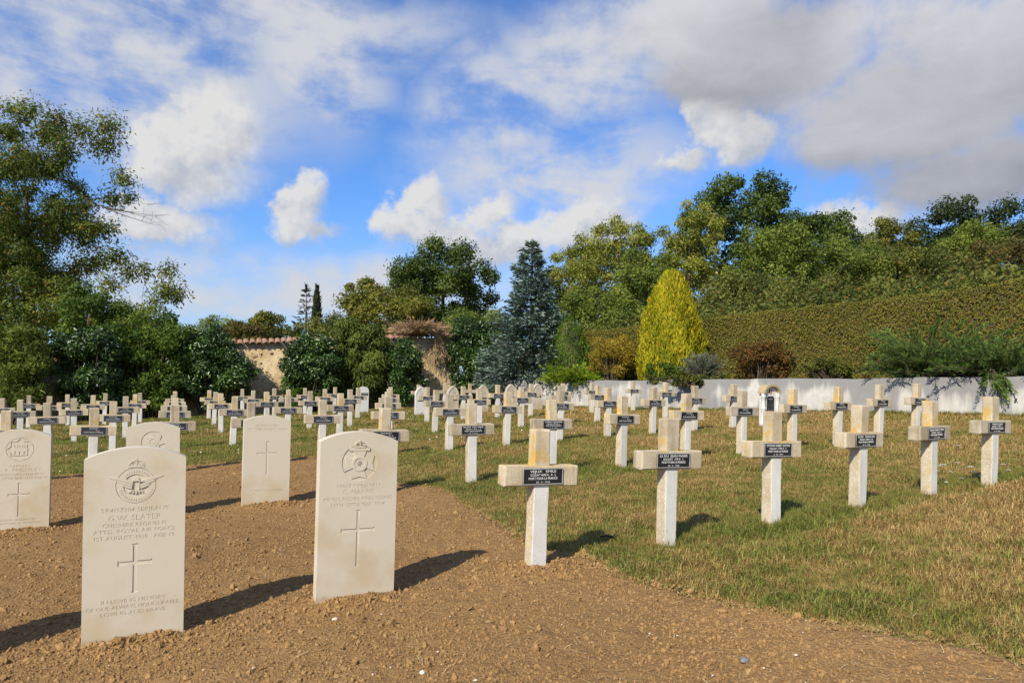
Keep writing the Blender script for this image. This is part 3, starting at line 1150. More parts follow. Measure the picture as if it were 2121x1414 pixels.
def headstone(x, y, base_z, lines, cross, emblem, label, h_top=0.813, yaw=YAW, lean=0.0):
    root = empty('headstone', (x, y, base_z), yaw, label, 'headstone', 'pale engraved headstones in the bare soil')
    root.rotation_euler = (0, lean, yaw)
    w = 0.381
    outline = arch_outline(w, h_top - 0.047, h_top, -0.12)
    polys = [outline]
    for (txt, zc, cap, wd) in lines:
        polys += glyph_polys(txt, 0.0, zc, cap, wd, res=3)
    if cross:
        polys.append(flared_cross(0.0, *cross))
    relief = []                                  # (polygons, height above the recess floor)
    ez = emblem[1]
    if emblem[0] == 'eagle':
        polys += [circle_poly(0, ez, 0.076, 56), circle_poly(0, ez, 0.0735, 56)]
        polys += [circle_poly(0, ez, 0.048, 48)]
        up = []
        for sd in (-1, 1):
            up += [p + np.array([0, ez + 0.008]) for p in wing(sd)]
        up.append(np.array([(-.012, .022), (-.004, .030), (.010, .027), (.014, .012), (.012, -.018), (.006, -.030), (-.006, -.030), (-.013, -.016)]) + [0, ez + 0.004])
        for k in range(-2, 3):
            up.append(np.array([(k * .009 - .0035, -.024), (k * .009 + .0035, -.024), (k * .0125 + .004, -.040 + abs(k) * .003), (k * .0125 - .004, -.040 + abs(k) * .003)]) + [0, ez + 0.004])
        up += crown_polys(0, ez + 0.098, 0.062, 0.042)
        relief.append((up, DEEP + 0.0016))
        band = []
        for k in range(40):
            a = 2 * math.pi * k / 40
            if abs(math.cos(a)) > 0.80 and math.sin(a) > -0.2:
                continue
            c, s = math.cos(a), math.sin(a)
            band.append(np.array([(0.056 * c - .0022 * s, 0.056 * s + .0022 * c), (0.066 * c - .0022 * s, 0.066 * s + .0022 * c), (0.066 * c + .0022 * s, 0.066 * s - .0022 * c), (0.056 * c + .0022 * s, 0.056 * s - .0022 * c)]) + [0, ez])
        relief.append((band, DEEP + 0.0012))
    elif emblem[0] == 'maltese':
        polys.append(circle_poly(0, ez, 0.087, 60))
        relief.append(([maltese(0, ez - 0.004, 0.074)], DEEP))
        relief.append(([circle_poly(0, ez - 0.004, 0.038, 36), circle_poly(0, ez - 0.004, 0.026, 30)], DEEP + 0.002))
        horn = [np.array([(-.012, .000), (-.004, .012), (.008, .013), (.014, .002), (.006, -.012), (-.006, -.012)]) + [0, ez - .004]]
        relief.append((horn, DEEP))
        relief.append(([np.array([(-.050, .062), (.050, .062), (.050, .079), (-.050, .079)]) + [0, ez - .004]], DEEP + 0.0015))
        relief.append((crown_polys(0, ez + 0.094, 0.052, 0.040), DEEP + 0.0035))
    elif emblem[0] == 'castle':
        polys += [circle_poly(0, ez, 0.086, 56), circle_poly(0, ez, 0.083, 56)]
        polys.append(star_poly(0, ez, 0.080, 0.060, 8))
        cs = [np.array([(-.046, -.045), (.046, -.045), (.046, .012), (-.046, .012)])]
        for k in (-1, 0, 1):
            cs.append(np.array([(k * .030 - .014, .0125), (k * .030 + .014, .0125), (k * .030 + .014, .040), (k * .030 + .006, .040), (k * .030 + .006, .033), (k * .030 - .006, .033), (k * .030 - .006, .040), (k * .030 - .014, .040)]))
            cs.append(np.array([(k * .028 - .005, -.040), (k * .028 + .005, -.040), (k * .028 + .005, -.020), (k * .028, -.013), (k * .028 - .005, -.020)]))
            cs.append(np.array([(k * .030 - .003, .016), (k * .030 + .003, .016), (k * .030 + .003, .026), (k * .030 - .003, .026)]))
        relief.append(([p + [0, ez] for p in cs], DEEP))
    elif emblem[0] == 'star':
        polys += [circle_poly(0, ez, 0.087, 56)]
        relief.append(([star_poly(0, ez, 0.083, 0.047, 7, 0.1)], DEEP + .0005))
        relief.append(([circle_poly(0, ez, 0.034, 30), circle_poly(0, ez, 0.027, 30)], DEEP + 0.002))
        relief.append(([circle_poly(0, ez, 0.018, 20)], DEEP + 0.0015))
    face = stand_up(fill_polys(polys, DEEP / 2), -TH / 2)
    prism(face, outline, -TH / 2 + DEEP, TH / 2)
    for (txt, zc, cap, wd) in lines:             # letters are cut less deep than the badge and the cross
        yy = -TH / 2 + LETTER
        hw, hh = min(wd / 2 + .006, w / 2 - .004), cap * .5 + .0045
        if cross and abs(zc - (cross[0] + cross[1]) / 2) < (cross[0] - cross[1]) / 2 + hh + .004:
            hh = cap * .5 + .001
        face.faces.new([face.verts.new(c) for c in ((-hw, yy, zc - hh), (hw, yy, zc - hh), (hw, yy, zc + hh), (-hw, yy, zc + hh))])
    obj('stone', bm_mesh('headstone_stone', face, (M['lime'],)), root)
    rb = bmesh.new()
    for (pp, hgt) in relief:
        me = fill_polys(pp, hgt / 2)
        b2 = stand_up(me, -TH / 2 + DEEP - hgt)
        tmp = bpy.data.meshes.new('tmp')
        b2.to_mesh(tmp)
        b2.free()
        rb.from_mesh(tmp)
        bpy.data.meshes.remove(tmp)
    if relief:
        obj('emblem', bm_mesh('headstone_emblem', rb, (M['lime'],)), root)
    return root


HS = []


def place_headstones():
    def pos(s, q):
        x, y = sq_to_xy(s, q)
        return x, y
    A = pos(-0.10, 3.35)
    B = pos(0.85, 3.35)
    C_ = pos(-0.95, 6.2)
    Dd = pos(-0.07, 6.2)
    G_ = pos(-1.04, 3.35)
    E_ = pos(0.79, 6.2)
    headstone(A[0], A[1], CZ - 1.099, [
        ('TR4/17304 SERJEANT', .551, .0175, .255), ('G.W. SLATER', .517, .024, .198), ('CHESHIRE REGIMENT', .487, .0175, .240),
        ('ATTD. ROYAL AIR FORCE', .461, .0175, .306), ('1ST AUGUST 1918   AGE 19', .434, .0175, .300),
        ('IN LOVING MEMORY', .167, .0165, .240), ('OF ONE ALWAYS HONOURABLE,', .141, .0165, .350), ('LOVING AND BRAVE', .115, .0165, .244)],
        (.405, .198, .324, .064, .0155), ('eagle', .652), 'nearest pale headstone, carved with an eagle in a ring below a crown')
    headstone(B[0], B[1], CZ - 1.047, [
        ('10637 RIFLEMAN', .551, .0175, .210), ('C. HARRIS', .522, .0235, .155), ("KING'S ROYAL RIFLE CORPS", .488, .0175, .335), ('13TH SEPTEMBER 1914', .459, .0175, .262)],
        (.432, .160, .334, .083, .0145), ('maltese', .662), 'pale headstone carved with a splayed cross badge in a round recess', lean=0.012)
    headstone(C_[0], C_[1], CZ - 1.194, [
        ('CAPTAIN', .545, .0165, .123), ('A. R. PRIESTLEY', .515, .0225, .268), ('DORSETSHIRE REGIMENT', .482, .0165, .300), ('18TH SEPTEMBER 1914 AGE 33', .455, .0165, .345),
        ('DEAR HUSBAND', .148, .0150, .215), ('OF BERTHA A. PRIESTLEY', .122, .0150, .300)],
        (.419, .172, .332, .068, .0140), ('castle', .667), 'pale headstone with a castle badge, cut by the left edge', lean=0.008)
    headstone(Dd[0], Dd[1], CZ - 1.148, [], (.43, .17, .335, .075, .0145), ('star', .655), 'pale headstone with a many pointed star badge, half hidden behind the nearest one')
    headstone(E_[0], E_[1], CZ - 1.096, [('A SOLDIER', .730, .0175, .185), ('OF THE GREAT WAR', .697, .0175, .330), ('KNOWN UNTO GOD', .173, .0150, .255)],
              (.591, .313, .489, .081, .0140), ('none', 0), 'pale headstone with only a cross and two short lines, no badge', lean=0.010)
    headstone(G_[0], G_[1], CZ - 1.150, [], (.43, .17, .335, .075, .0145), ('star', .655), 'pale headstone outside the left edge that throws its shadow into view')
    STONES.extend([A, B, C_, Dd, E_, G_, sq_to_xy(1.87, 3.35)])


# ------------------------------------------------------------------ the concrete crosses
CROSS_XY = []
CW, CT, CH = 0.096, 0.086, 0.80           # post width, depth, height above ground
BW, BT, BZ0, BZ1 = 0.456, 0.098, 0.488, 0.600


def worn_box(bm, x0, x1, y0, y1, z0, z1, bev, r, jit=0.0022, cuts=0):
    g = bmesh.ops.create_cube(bm, size=1.0)
    for v in g['verts']:
        v.co = Vector((x0 + (v.co.x + .5) * (x1 - x0), y0 + (v.co.y + .5) * (y1 - y0), z0 + (v.co.z + .5) * (z1 - z0)))
    vs = g['verts']
    es = list({e for v in vs for e in v.link_edges})
    bmesh.ops.bevel(bm, geom=es, offset=bev, segments=2, profile=0.6, affect='EDGES')
    if cuts:
        es = [e for e in bm.edges if abs((e.verts[0].co - e.verts[1].co).z) > (z1 - z0) * 0.4]
        bmesh.ops.subdivide_edges(bm, edges=es, cuts=cuts, use_grid_fill=True)
    for v in bm.verts:
        v.co += Vector((r.uniform(-jit, jit), r.uniform(-jit, jit), r.uniform(-jit, jit)))


def make_cross_meshes():
    shafts, bars = [], []
    for i in range(6):
        r = random.Random(900 + i)
        bm = bmesh.new()
        worn_box(bm, -CW / 2, CW / 2, -CT / 2, CT / 2, -0.22, CH, 0.009, r, 0.0020, 3)
        me = bm_mesh('cross_shaft', bm, (M['concrete'], M['wash'], M['side']))
        for p in me.polygons:
            c, n = p.center, p.normal
            if c.z < BZ0 + 0.01:
                p.material_index = 1 if n.y < -0.6 else 2
            else:
                p.material_index = 0
        shafts.append(me)
        bm = bmesh.new()
        worn_box(bm, -BW / 2, BW / 2, -BT / 2, BT / 2, BZ0, BZ1, 0.009, r, 0.0022)
        bars.append(bm_mesh('cross_bar', bm, (M['concrete'],)))
    return shafts, bars


def plaque_mesh(wd, ht, mat, th=0.005):
    bm = bmesh.new()
    worn_box(bm, -wd / 2, wd / 2, -th, 0, -ht / 2, ht / 2, 0.0015, random.Random(3), 0.0)
    me = bm_mesh('plaque', bm, (mat,))
    return me


def rim_mesh(wd, ht):
    o = np.array([(-wd / 2, -ht / 2), (wd / 2, -ht / 2), (wd / 2, ht / 2), (-wd / 2, ht / 2)])
    b = stand_up(fill_polys([o, o * [1 - .0055 / wd * 2 * .62, 1 - .0055 / ht * 2 * .62]], 0.0008), -0.0066)
    return bm_mesh('plaque_rim', b, (M['rim'],))


def lettering(lines, wd):
    polys = []
    for (txt, zc, cap, w) in lines:
        polys += glyph_polys(txt, 0, zc, cap, w * wd, res=2)
    return bm_mesh('lettering', stand_up(fill_polys(polys, 0.0004), -0.0060), (M['letter'],))


PW, PH = 0.248, 0.088
PLATES = [
    # line one, line two, line four
    ('VEJUX   EMILE', 'SOLDAT 404E R . A . L', '20 - 9 - 1918'), ('LE DU  JEAN MARIE', 'SOLDAT  37E R . I .', '23 - 5 - 1918'),
    ('EYSTRON  ROBERT GASTON', 'SOLDAT 172E R . I .', '2 - 10 - 1914'), ('ROBIS   FRANCOIS', 'SOLDAT 404E R. I.A', '22 - 8 - 1918'),
    ('CORSIN  PIERRE M. MARIE', 'SOLDAT  72E R . I .', '4 - 9 - 1914'), ('MANACH  JEAN', 'SOLDAT 117E R . I .', '8 - 9 - 1914'),
    ('LECOPA  YVES  MARIE', 'SOLDAT  3E R . I . C', '18 - 7 - 1918'), ('LORIAU  ALPHONSE', 'SOLDAT 161E R . I .', '2 - 8 - 1918'),
]


def far_lines(v):
    """plaques too far off to read: the words all of them share"""
    return [('SOLDAT', .027, .013, (.34, .42, .38)[v % 3]), ('- - - - R.I.', .006, .011, (.48, .55, .5)[v % 3]), ('MORT POUR LA FRANCE', -.015, .014, .74)]


def build_crosses():
    shafts, bars = make_cross_meshes()
    pm, pw, rm = plaque_mesh(PW, PH, M['plate']), plaque_mesh(PW, PH, M['plateworn']), rim_mesh(PW, PH)
    letters = []
    for (a, b, c) in PLATES:
        letters.append(lettering([(a, .028, .0145, min(.84, .050 * len(a))), (b, .0085, .0125, .64), ('MORT POUR LA FRANCE', -.0105, .0145, .72), (c, -.031, .0085, .34)], PW))
    far = [lettering(far_lines(v), PW) for v in range(3)]
    ords = ['leftmost', 'second', 'third', 'fourth', 'fifth', 'sixth', 'seventh', 'eighth', 'ninth', 'tenth', 'eleventh', 'twelfth', 'thirteenth', 'fourteenth', 'fifteenth', 'sixteenth']
    rown = ['front', 'second', 'third', 'fourth', 'fifth', 'sixth', 'back']
    rows = {
        0: [1.87, 2.80, 3.71, 4.60, 5.47, 6.31],
        1: [1.82, 2.72, 3.63, 4.53, 5.45, 6.34, 7.22, 8.09, 8.94, 9.77],
        2: [-1.53, -.71, .12, .97, 1.84, 2.72, 3.62, 4.53, 5.44, 6.34, 7.24, 8.14, 9.03],
        3: [-1.49, -.68, .15, 1.0, 1.85, 2.72, 3.59, 4.47, 5.37, 6.27, 7.18, 8.07, 9.87],
        4: [-2.26, -1.45, -.64, .19, 1.02, 1.88, 2.73, 3.59, 4.46, 5.35, 6.24, 7.13, 8.03, 8.94, 9.83, 11.14],
        5: [-3.02, -2.21, -1.40, -.59, .22, 1.06, 1.91, 2.76, 3.62, 4.48, 5.36],
        6: [-2.97, -2.15, -1.36, -.55, .26, 1.10, 1.96, 2.81, 3.66, 4.51, 7.12, 8.00, 8.88],
    }
    front = ['nearest concrete cross, standing in bare soil beside the headstones', 'concrete cross second in the front row, flecked white bar end',
             'front row concrete cross with orange lichen down its left side', 'front row concrete cross with tan streaked head, fourth along',
             'front row concrete cross with long grass at its foot, fifth along', 'rightmost cross of the front row, nearest the right edge']
    plain_ = ['plain cross without plaque at the back, left of the dry vine', 'plain cross without plaque at the back, middle one of three',
              'plain cross without plaque at the back, right of the other two']
    for r, ss in rows.items():
        for i, s in enumerate(ss):
            x, y = sq_to_xy(s, ROWQ[r])
            z = gz(x, y)
            if r == 0 and i == 0:
                z = CZ - 1.037
            CROSS_XY.append((x, y))
            bare = r == 6 and s > 6
            if r == 0:
                lab = front[i]
            elif bare:
                lab = plain_[i - 10]
            else:
                lab = 'weathered concrete cross with black plaque, %s cross from the left in the %s row' % (ords[i], rown[r])
                if i == 0:
                    lab = 'weathered concrete cross with black plaque, leftmost cross of the %s row' % rown[r]
                if i == len(ss) - 1:
                    lab = 'weathered concrete cross with black plaque, rightmost cross of the %s row' % rown[r]
            rz = YAW + random.gauss(0, math.radians(1.8))
            root = empty('grave_cross', (x, y, z - (0.0 if r < 2 else random.uniform(-.008, .008))), rz, lab, 'cross', 'concrete grave crosses in rows')
            root.rotation_euler = (random.gauss(0, .013), random.gauss(0.006, .014), rz)
            k = (i * 5 + r * 3) % 6
            obj('shaft', shafts[k], root)
            obj('crossbar', bars[(k + i) % 6], root)
            if bare:
                continue
            pl = obj('plaque', pm if r < 2 else pw, root)
            pl.location = (0.002, -BT / 2 - 0.0015, (BZ0 + BZ1) / 2 - 0.002)
            pl.rotation_euler = (0, random.gauss(0, .008), 0)
            if r == 0:
                lm = letters[i]
            elif r == 1 and i in (1, 2):
                lm = letters[5 + i]
            else:
                lm = far[(i + r) % 3]
            obj('lettering', lm, pl)
            obj('rim', rm, pl)


# ------------------------------------------------------------------ the other graves
def ogee_outline(w, h, bottom, shoulder):
    """straight sides, then a pointed ogee arch"""
    pts = [(-w / 2, bottom), (w / 2, bottom), (w / 2, shoulder)]
    n = 9
    rise = h - shoulder
    side = []
    for i in range(1, n + 1):
        t = i / n
        xx = w / 2 * (1.06 * math.cos(t * math.pi / 2 * 0.86) ** 0.85 if t < 0.8 else 0)
        side.append((t, xx))
    prof = [(0.0, 0.50), (0.12, 0.52), (0.28, 0.515), (0.45, 0.47), (0.62, 0.39), (0.78, 0.275), (0.90, 0.15), (1.0, 0.0)]
    right = [(w * p, shoulder + rise * t) for t, p in prof[1:]]
    left = [(-a, b) for a, b in right[:-1]][::-1]
    return np.array(pts + right + left + [(-w / 2, shoulder)])


def build_other_graves():
    labs = ['white pointed arch headstone, leftmost of five ogee stones', 'ogee headstone with dark small plaque, second of five from the left',
            'tan pointed headstone, third of the five ogee stones', 'ogee headstone in front of the pale wall end, fourth of five', 'tan ogee headstone, rightmost of the five pointed ones']
    for i, s in enumerate((6.20, 7.13, 8.04, 8.93, 9.80)):
        x, y = sq_to_xy(s, ROWQ[5])
        root = empty('ogee_headstone', (x, y, gz(x, y)), YAW, labs[i], 'headstone', 'pointed ogee headstones near the back')
        w, h = 0.315, 0.785
        out = ogee_outline(w, h, -0.12, 0.50)
        inner = ogee_outline(w * 0.80, h - 0.045, 0.44, 0.50)
        face = stand_up(fill_polys([out, inner], 0.006), -0.05)
        prism(face, out, -0.038, 0.05)
        obj('stone', bm_mesh('ogee_stone', face, (M['chalk'] if i == 0 else M['paleston'],)), root)
        rel = []
        for j in range(5):
            t = np.linspace(-1, 1, 9)
            zc = 0.49 + j * 0.045
            ww = 0.085 - 0.012 * j
            up = np.stack([t * ww, zc + 0.012 * np.sin(t * 5 + j * 1.7) + 0.005], 1)
            dn = np.stack([t[::-1] * ww, zc + 0.012 * np.sin(t[::-1] * 5 + j * 1.7) - 0.005], 1)
            rel.append(np.concatenate([up, dn]))
        obj('carving', bm_mesh('ogee_carving', stand_up(fill_polys(rel, 0.004), -0.046), (M['paleston'],)), root)
        pl = obj('plaque', plaque_mesh(0.21, 0.055, M['plateworn']), root, (0, -0.0505, 0.405))
        obj('lettering', lettering([('- - - -', .008, .012, .6), ('- - - - -', -.012, .010, .7)], 0.21), pl)
    # white round-topped stone
    x, y = sq_to_xy(5.38, ROWQ[6])
    root = empty('round_headstone', (x, y, gz(x, y)), YAW, 'plain white round topped headstone with small black plaque near the back', 'headstone')
    w, h = 0.30, 0.79
    t = np.linspace(0, math.pi, 18)
    out = np.concatenate([[(-w / 2, -.12), (w / 2, -.12)], np.stack([w / 2 * np.cos(t), h - .12 + .12 * np.sin(t)], 1)])
    bm = bmesh.new()
    prism(bm, out, -.05, .05)
    bmesh.ops.bevel(bm, geom=[e for e in bm.edges if abs(e.verts[0].co.y - e.verts[1].co.y) < 1e-6], offset=.008, segments=2, affect='EDGES')
    obj('stone', bm_mesh('round_stone', bm, (M['chalk'],)), root)
    pl = obj('plaque', plaque_mesh(0.21, 0.075, M['plateworn']), root, (0.02, -0.0505, 0.56))
    obj('lettering', lettering([('SOLDAT', .015, .013, .5), ('MORT POUR LA FRANCE', -.012, .012, .8)], 0.21), pl)

    # white aedicule stone with black tablet and a tricolour roundel
    x, y = sq_to_xy(9.91, ROWQ[2])
    root = empty('aedicule_headstone', (x, y, gz(x, y)), YAW, 'white arched headstone with tall black tablet and black yellow red roundel', 'headstone')
    bm = bmesh.new()
    t = np.linspace(0, math.pi, 22)
    body = np.concatenate([[(-.17, -.10), (.17, -.10)], np.stack([.17 * np.cos(t), .60 + .125 * np.sin(t)], 1)])
    prism(bm, body, -.045, .055)
    obj('stone', bm_mesh('aedicule_body', bm, (M['chalk'],)), root)
    bm = bmesh.new()
    o1 = np.stack([.215 * np.cos(t), .60 + .165 * np.sin(t)], 1)
    i1 = np.stack([.172 * np.cos(t[::-1]), .60 + .127 * np.sin(t[::-1])], 1)
    prism(bm, np.concatenate([o1, i1]), -.105, .062)
    obj('hood_mould', bm_mesh('aedicule_hood', bm, (M['hood'],)), root)
    for sd in (-1, 1):
        prof = [(-.02, .058), (.05, .058), (.075, .064), (.085, .050), (.115, .050), (.130, .042), (.30, .036), (.32, .046), (.335, .046), (.35, .034), (.52, .034), (.535, .044), (.56, .044), (.575, .036), (.598, .048)]
        bm = bmesh.new()
        rings = []
        for (z, rr) in prof:
            rings.append([bm.verts.new((sd * .180 + rr * math.cos(a), -.050 + rr * math.sin(a), z)) for a in np.linspace(0, 2 * math.pi, 12, endpoint=False)])
        for a, b in zip(rings[:-1], rings[1:]):
            for j in range(12):
                bm.faces.new((a[j], a[(j + 1) % 12], b[(j + 1) % 12], b[j]))
        bm.faces.new(rings[-1])
        obj('column', bm_mesh('aedicule_column', bm, (M['chalk'],), smooth=True), root)
    bm = bmesh.new()
    tt = np.linspace(0, math.pi, 9)
    tab = np.array([(-.088, .15), (.088, .15), (.088, .530), (.072, .530), (.066, .548), (-.066, .548), (-.072, .530), (-.088, .530)])
    prism(bm, tab, -.053, -.046)
    pl = obj('tablet', bm_mesh('tablet', bm, (M['plate'],)), root)
    lm = []
    for j, (tx, wd) in enumerate((('SOLDAT', .55), ('- - -', .25), ('- - -', .28), ('- - - - - - -', .8), ('- - - - - -', .72), ('- - - - -', .62), ('- - - - - -', .72), ('BELGIQUE', .68))):
        lm.append((tx, .500 - j * .031, .016, wd))
    l = lettering(lm, .17)
    obj('lettering', l, pl, (0, -.0475, 0))
    for (nm, a0, a1, mt) in (('roundel_black', 0, 1, 'plate'), ('roundel_yellow', 1, 2, 'yellowenamel'), ('roundel_red', 2, 3, 'redenamel')):
        xs = np.linspace(-1, 1, 4)[a0:a0 + 2]
        tt = np.linspace(xs[0], xs[1], 7)
        upp = np.stack([tt * .034, np.sqrt(np.maximum(0, 1 - tt ** 2)) * .045 + .640], 1)
        dn = np.stack([tt[::-1] * .034, -np.sqrt(np.maximum(0, 1 - tt[::-1] ** 2)) * .045 + .640], 1)
        poly = np.concatenate([upp, dn])
        keep = [0]
        for q in range(1, len(poly)):
            if np.linalg.norm(poly[q] - poly[keep[-1]]) > 1e-5:
                keep.append(q)
        poly = poly[keep]
        if np.linalg.norm(poly[0] - poly[-1]) < 1e-5:
            poly = poly[:-1]
        bm = bmesh.new()
        prism(bm, poly, -.052, -.046)
        obj('roundel', bm_mesh(nm, bm, (M[mt],)), root)

# ------------------------------------------------------------------ walls and hillside
WD = Vector((0.755, -0.656, 0))          # along the white wall, towards the right
WN = Vector((0.656, 0.755, 0))           # behind it
W0 = Vector((0.0, 22.32, 0))


def wall_top(t):
    return float(np.interp(t, [-0.6, 0, 4.4, 7.2, 10.6, 13.5, 20], [1.34, 1.34, 1.36, 1.42, 1.45, 1.51, 1.62]))


def build_white_wall():
    V, Fc = [], []
    ts = np.arange(-0.55, 19.0, 0.35)
    for t in ts:
        for (p, top) in ((0.0, False), (0.0, True), (0.26, True), (0.26, False)):
            b = W0 + WD * t + WN * p
            z = wall_top(t) + 0.008 * math.sin(t * 2.3) + 0.006 * math.sin(t * 7.1) if top else float(plain(b.x, b.y)) - 0.3
            V.append((b.x, b.y, z))
    n = len(ts)
    for i in range(n - 1):
        a, b = i * 4, i * 4 + 4
        for j in range(3):
            Fc.append((a + j, b + j, b + j + 1, a + j + 1))
    Fc.append((0, 1, 2, 3))
    e = (n - 1) * 4
    Fc.append((e + 3, e + 2, e + 1, e))
    o = obj('white_wall', np_mesh('white_wall', np.array(V), np.array(Fc), M['whitewall']))
    tag(o, 'low stained white rendered wall below the clipped hedge', 'wall')
    # a drain spout and a dark weep hole stub
    for (t, z) in ((11.55, 1.02), (13.3, 1.05), (8.95, 1.15)):
        b = W0 + WD * t
        bm = bmesh.new()
        bmesh.ops.create_cone(bm, cap_ends=True, segments=8, radius1=.022, radius2=.018, depth=.10)
        bmesh.ops.rotate(bm, verts=bm.verts, matrix=Matrix.Rotation(math.radians(90), 3, 'X'))
        p = obj('weep_pipe', bm_mesh('weep_pipe', bm, (M['plateworn'],)), o)
        p.location = (b.x - WN.x * .03, b.y - WN.y * .03, z)
        p.rotation_euler = (0, 0, -math.atan2(WN.x, WN.y))


def hill_z(t, p):
    t = np.asarray(t, dtype=float)
    p = np.asarray(p, dtype=float)
    z0 = np.interp(t, [-20, -0.6, 4.4, 10.6, 13.5, 22, 60], [1.1, 1.26, 1.30, 1.38, 1.44, 1.6, 2.0])
    amt = sstep(t, -9, 6)
    return z0 + 0.10 * sstep(p, 0.2, 2.0) + amt * (0.20 * np.maximum(0, p - 3.0)) * (1 - 0.35 * sstep(p, 20, 60))


def hill_xy(t, p):
    return W0.x + WD.x * t + WN.x * p, W0.y + WD.y * t + WN.y * p


def build_hill():
    ts = np.concatenate([np.arange(-12, 24, 0.8), np.arange(24, 80, 4)])
    ps = np.concatenate([[0.24], np.arange(0.5, 20, 0.8), np.arange(20, 90, 5)])
    T, P_ = np.meshgrid(ts, ps)
    t, p = T.ravel(), P_.ravel()
    x, y = hill_xy(t, p)
    z = hill_z(t, p) + 0.06 * fbm2(x, y, 71, 3, 0.6) * sstep(p, 0.3, 2)
    left = sstep(-0.4 - t, 0.0, 0.6)
    z = z - left * 3.0 * sstep(2.5 - p, 0, 1)
    nx, ny = len(ts), len(ps)
    i = (np.arange(ny - 1)[:, None] * nx + np.arange(nx - 1)[None, :]).ravel()
    faces = np.stack([i, i + 1, i + nx + 1, i + nx], 1)
    o = obj('hillside', np_mesh('hillside', np.stack([x, y, z], 1), faces, M['earth'], smooth=True))
    tag(o, 'dark bank rising behind the white wall', None, None, 'structure')


OW_Q = 23.1


def old_top(x):
    return float(np.interp(x, [-20, -13.1, -7.75, -2.8, 0], [1.75, 1.98, 2.46, 2.90, 3.1]))


def build_old_wall():
    root = empty('stone_wall', (*sq_to_xy(0, OW_Q), 0), YAW, 'old ochre rubble wall with tiled coping, mostly hidden by climbing shrubs', 'wall')
    V, Fc = [], []
    ss = np.arange(-9.0, 9.9, 0.3)
    for s in ss:
        x, y = sq_to_xy(s, OW_Q)
        for (q, top) in ((0.0, 0), (0.0, 1), (0.42, 1), (0.42, 0)):
            V.append((s, q + 0.02 * math.sin(s * 3.1) * (1 - top), old_top(x) - 0.06 if top else float(plain(x, y)) - .3))
    n = len(ss)
    for i in range(n - 1):
        a, b = i * 4, i * 4 + 4
        for j in range(3):
            Fc.append((a + j, b + j, b + j + 1, a + j + 1))
    e = (n - 1) * 4
    Fc += [(0, 1, 2, 3), (e + 3, e + 2, e + 1, e)]
    obj('masonry', np_mesh('old_masonry', np.array(V), np.array(Fc), M['oldwall']), root)
    # half-round coping tiles, laid down the front slope
    bm = bmesh.new()
    n = 6
    rows = []
    for (yy, zz, rr) in ((-.14, -.045, .098), (.24, .10, .082)):
        for (off, k) in ((0.0, 1.0), (-.014, 1.0)):
            rows.append([bm.verts.new((rr * math.cos(a), yy, zz + off + rr * .75 * math.sin(a))) for a in np.linspace(0, math.pi, n)])
    fr_t, fr_b, bk_t, bk_b = rows
    for j in range(n - 1):
        bm.faces.new((fr_t[j], fr_t[j + 1], bk_t[j + 1], bk_t[j]))
        bm.faces.new((fr_b[j + 1], fr_b[j], bk_b[j], bk_b[j + 1]))
        bm.faces.new((fr_t[j + 1], fr_t[j], fr_b[j], fr_b[j + 1]))
    tile = bm_mesh('coping_tile', bm, (M['tile'],))
    r = random.Random(4)
    s = -8.9
    while s < 9.7:
        x, y = sq_to_xy(s, OW_Q)
        o = obj('coping_tile', tile, root, (s, r.uniform(-.012, .012), old_top(x) - 0.03 + r.uniform(-.008, .008)))
        o.rotation_euler = (r.gauss(0, .02), 0.08 + r.gauss(0, .03), r.gauss(0, .03))
        s += 0.19
    # rubble showing through the lime where the shrubs leave gaps
    meshes = []
    for i in range(5):
        bm = bmesh.new()
        bmesh.ops.create_icosphere(bm, subdivisions=1, radius=1.0)
        rr = random.Random(40 + i)
        for v in bm.verts:
            k = rr.uniform(.75, 1.1)
            v.co = Vector((v.co.x * k * rr.uniform(.9, 1.1), v.co.y * .45 * k, v.co.z * k * .62))
        meshes.append(bm_mesh('stone', bm, (M['rubble'],)))
    for (s0, s1, cnt) in ((0.2, 3.3, 110), (6.0, 8.2, 80), (-3.6, -1.6, 40), (-5.2, -3.9, 25)):
        for i in range(cnt):
            s = r.uniform(s0, s1)
            x, y = sq_to_xy(s, OW_Q)
            z = r.uniform(float(plain(x, y)) + .05, old_top(x) - .22)
            o = obj('stone', meshes[r.randrange(5)], root, (s, r.uniform(-.01, .03), z), (0, r.gauss(0, .2), 0))
            k = r.uniform(.05, .13)
            o.scale = (k, .07, k)


# ------------------------------------------------------------------ foliage
def unit(v):
    return v / np.maximum(1e-9, np.linalg.norm(v, axis=-1, keepdims=True))


def leaf_mesh(name, pos, axis, nrm, L, Wd, tone, mat, fold=0.12):
    n = len(pos)
    axis = unit(axis)
    side = unit(np.cross(axis, nrm))
    up = unit(np.cross(side, axis))
    L = np.asarray(L)[:, None]
    Wd = np.asarray(Wd)[:, None]
    p0 = pos
    p1 = pos + axis * L * 0.45 + side * Wd * 0.5 + up * L * fold
    p2 = pos + axis * L - up * L * fold * 0.5
    p3 = pos + axis * L * 0.45 - side * Wd * 0.5 + up * L * fold
    V = np.stack([p0, p1, p2, p3], 1).reshape(-1, 3)
    i = np.arange(n)[:, None] * 4
    Fc = np.concatenate([i + [0, 1, 2], i + [0, 2, 3]], 0)
    return np_mesh(name, V, Fc, mat, attrs={'tone': np.repeat(tone, 4)})


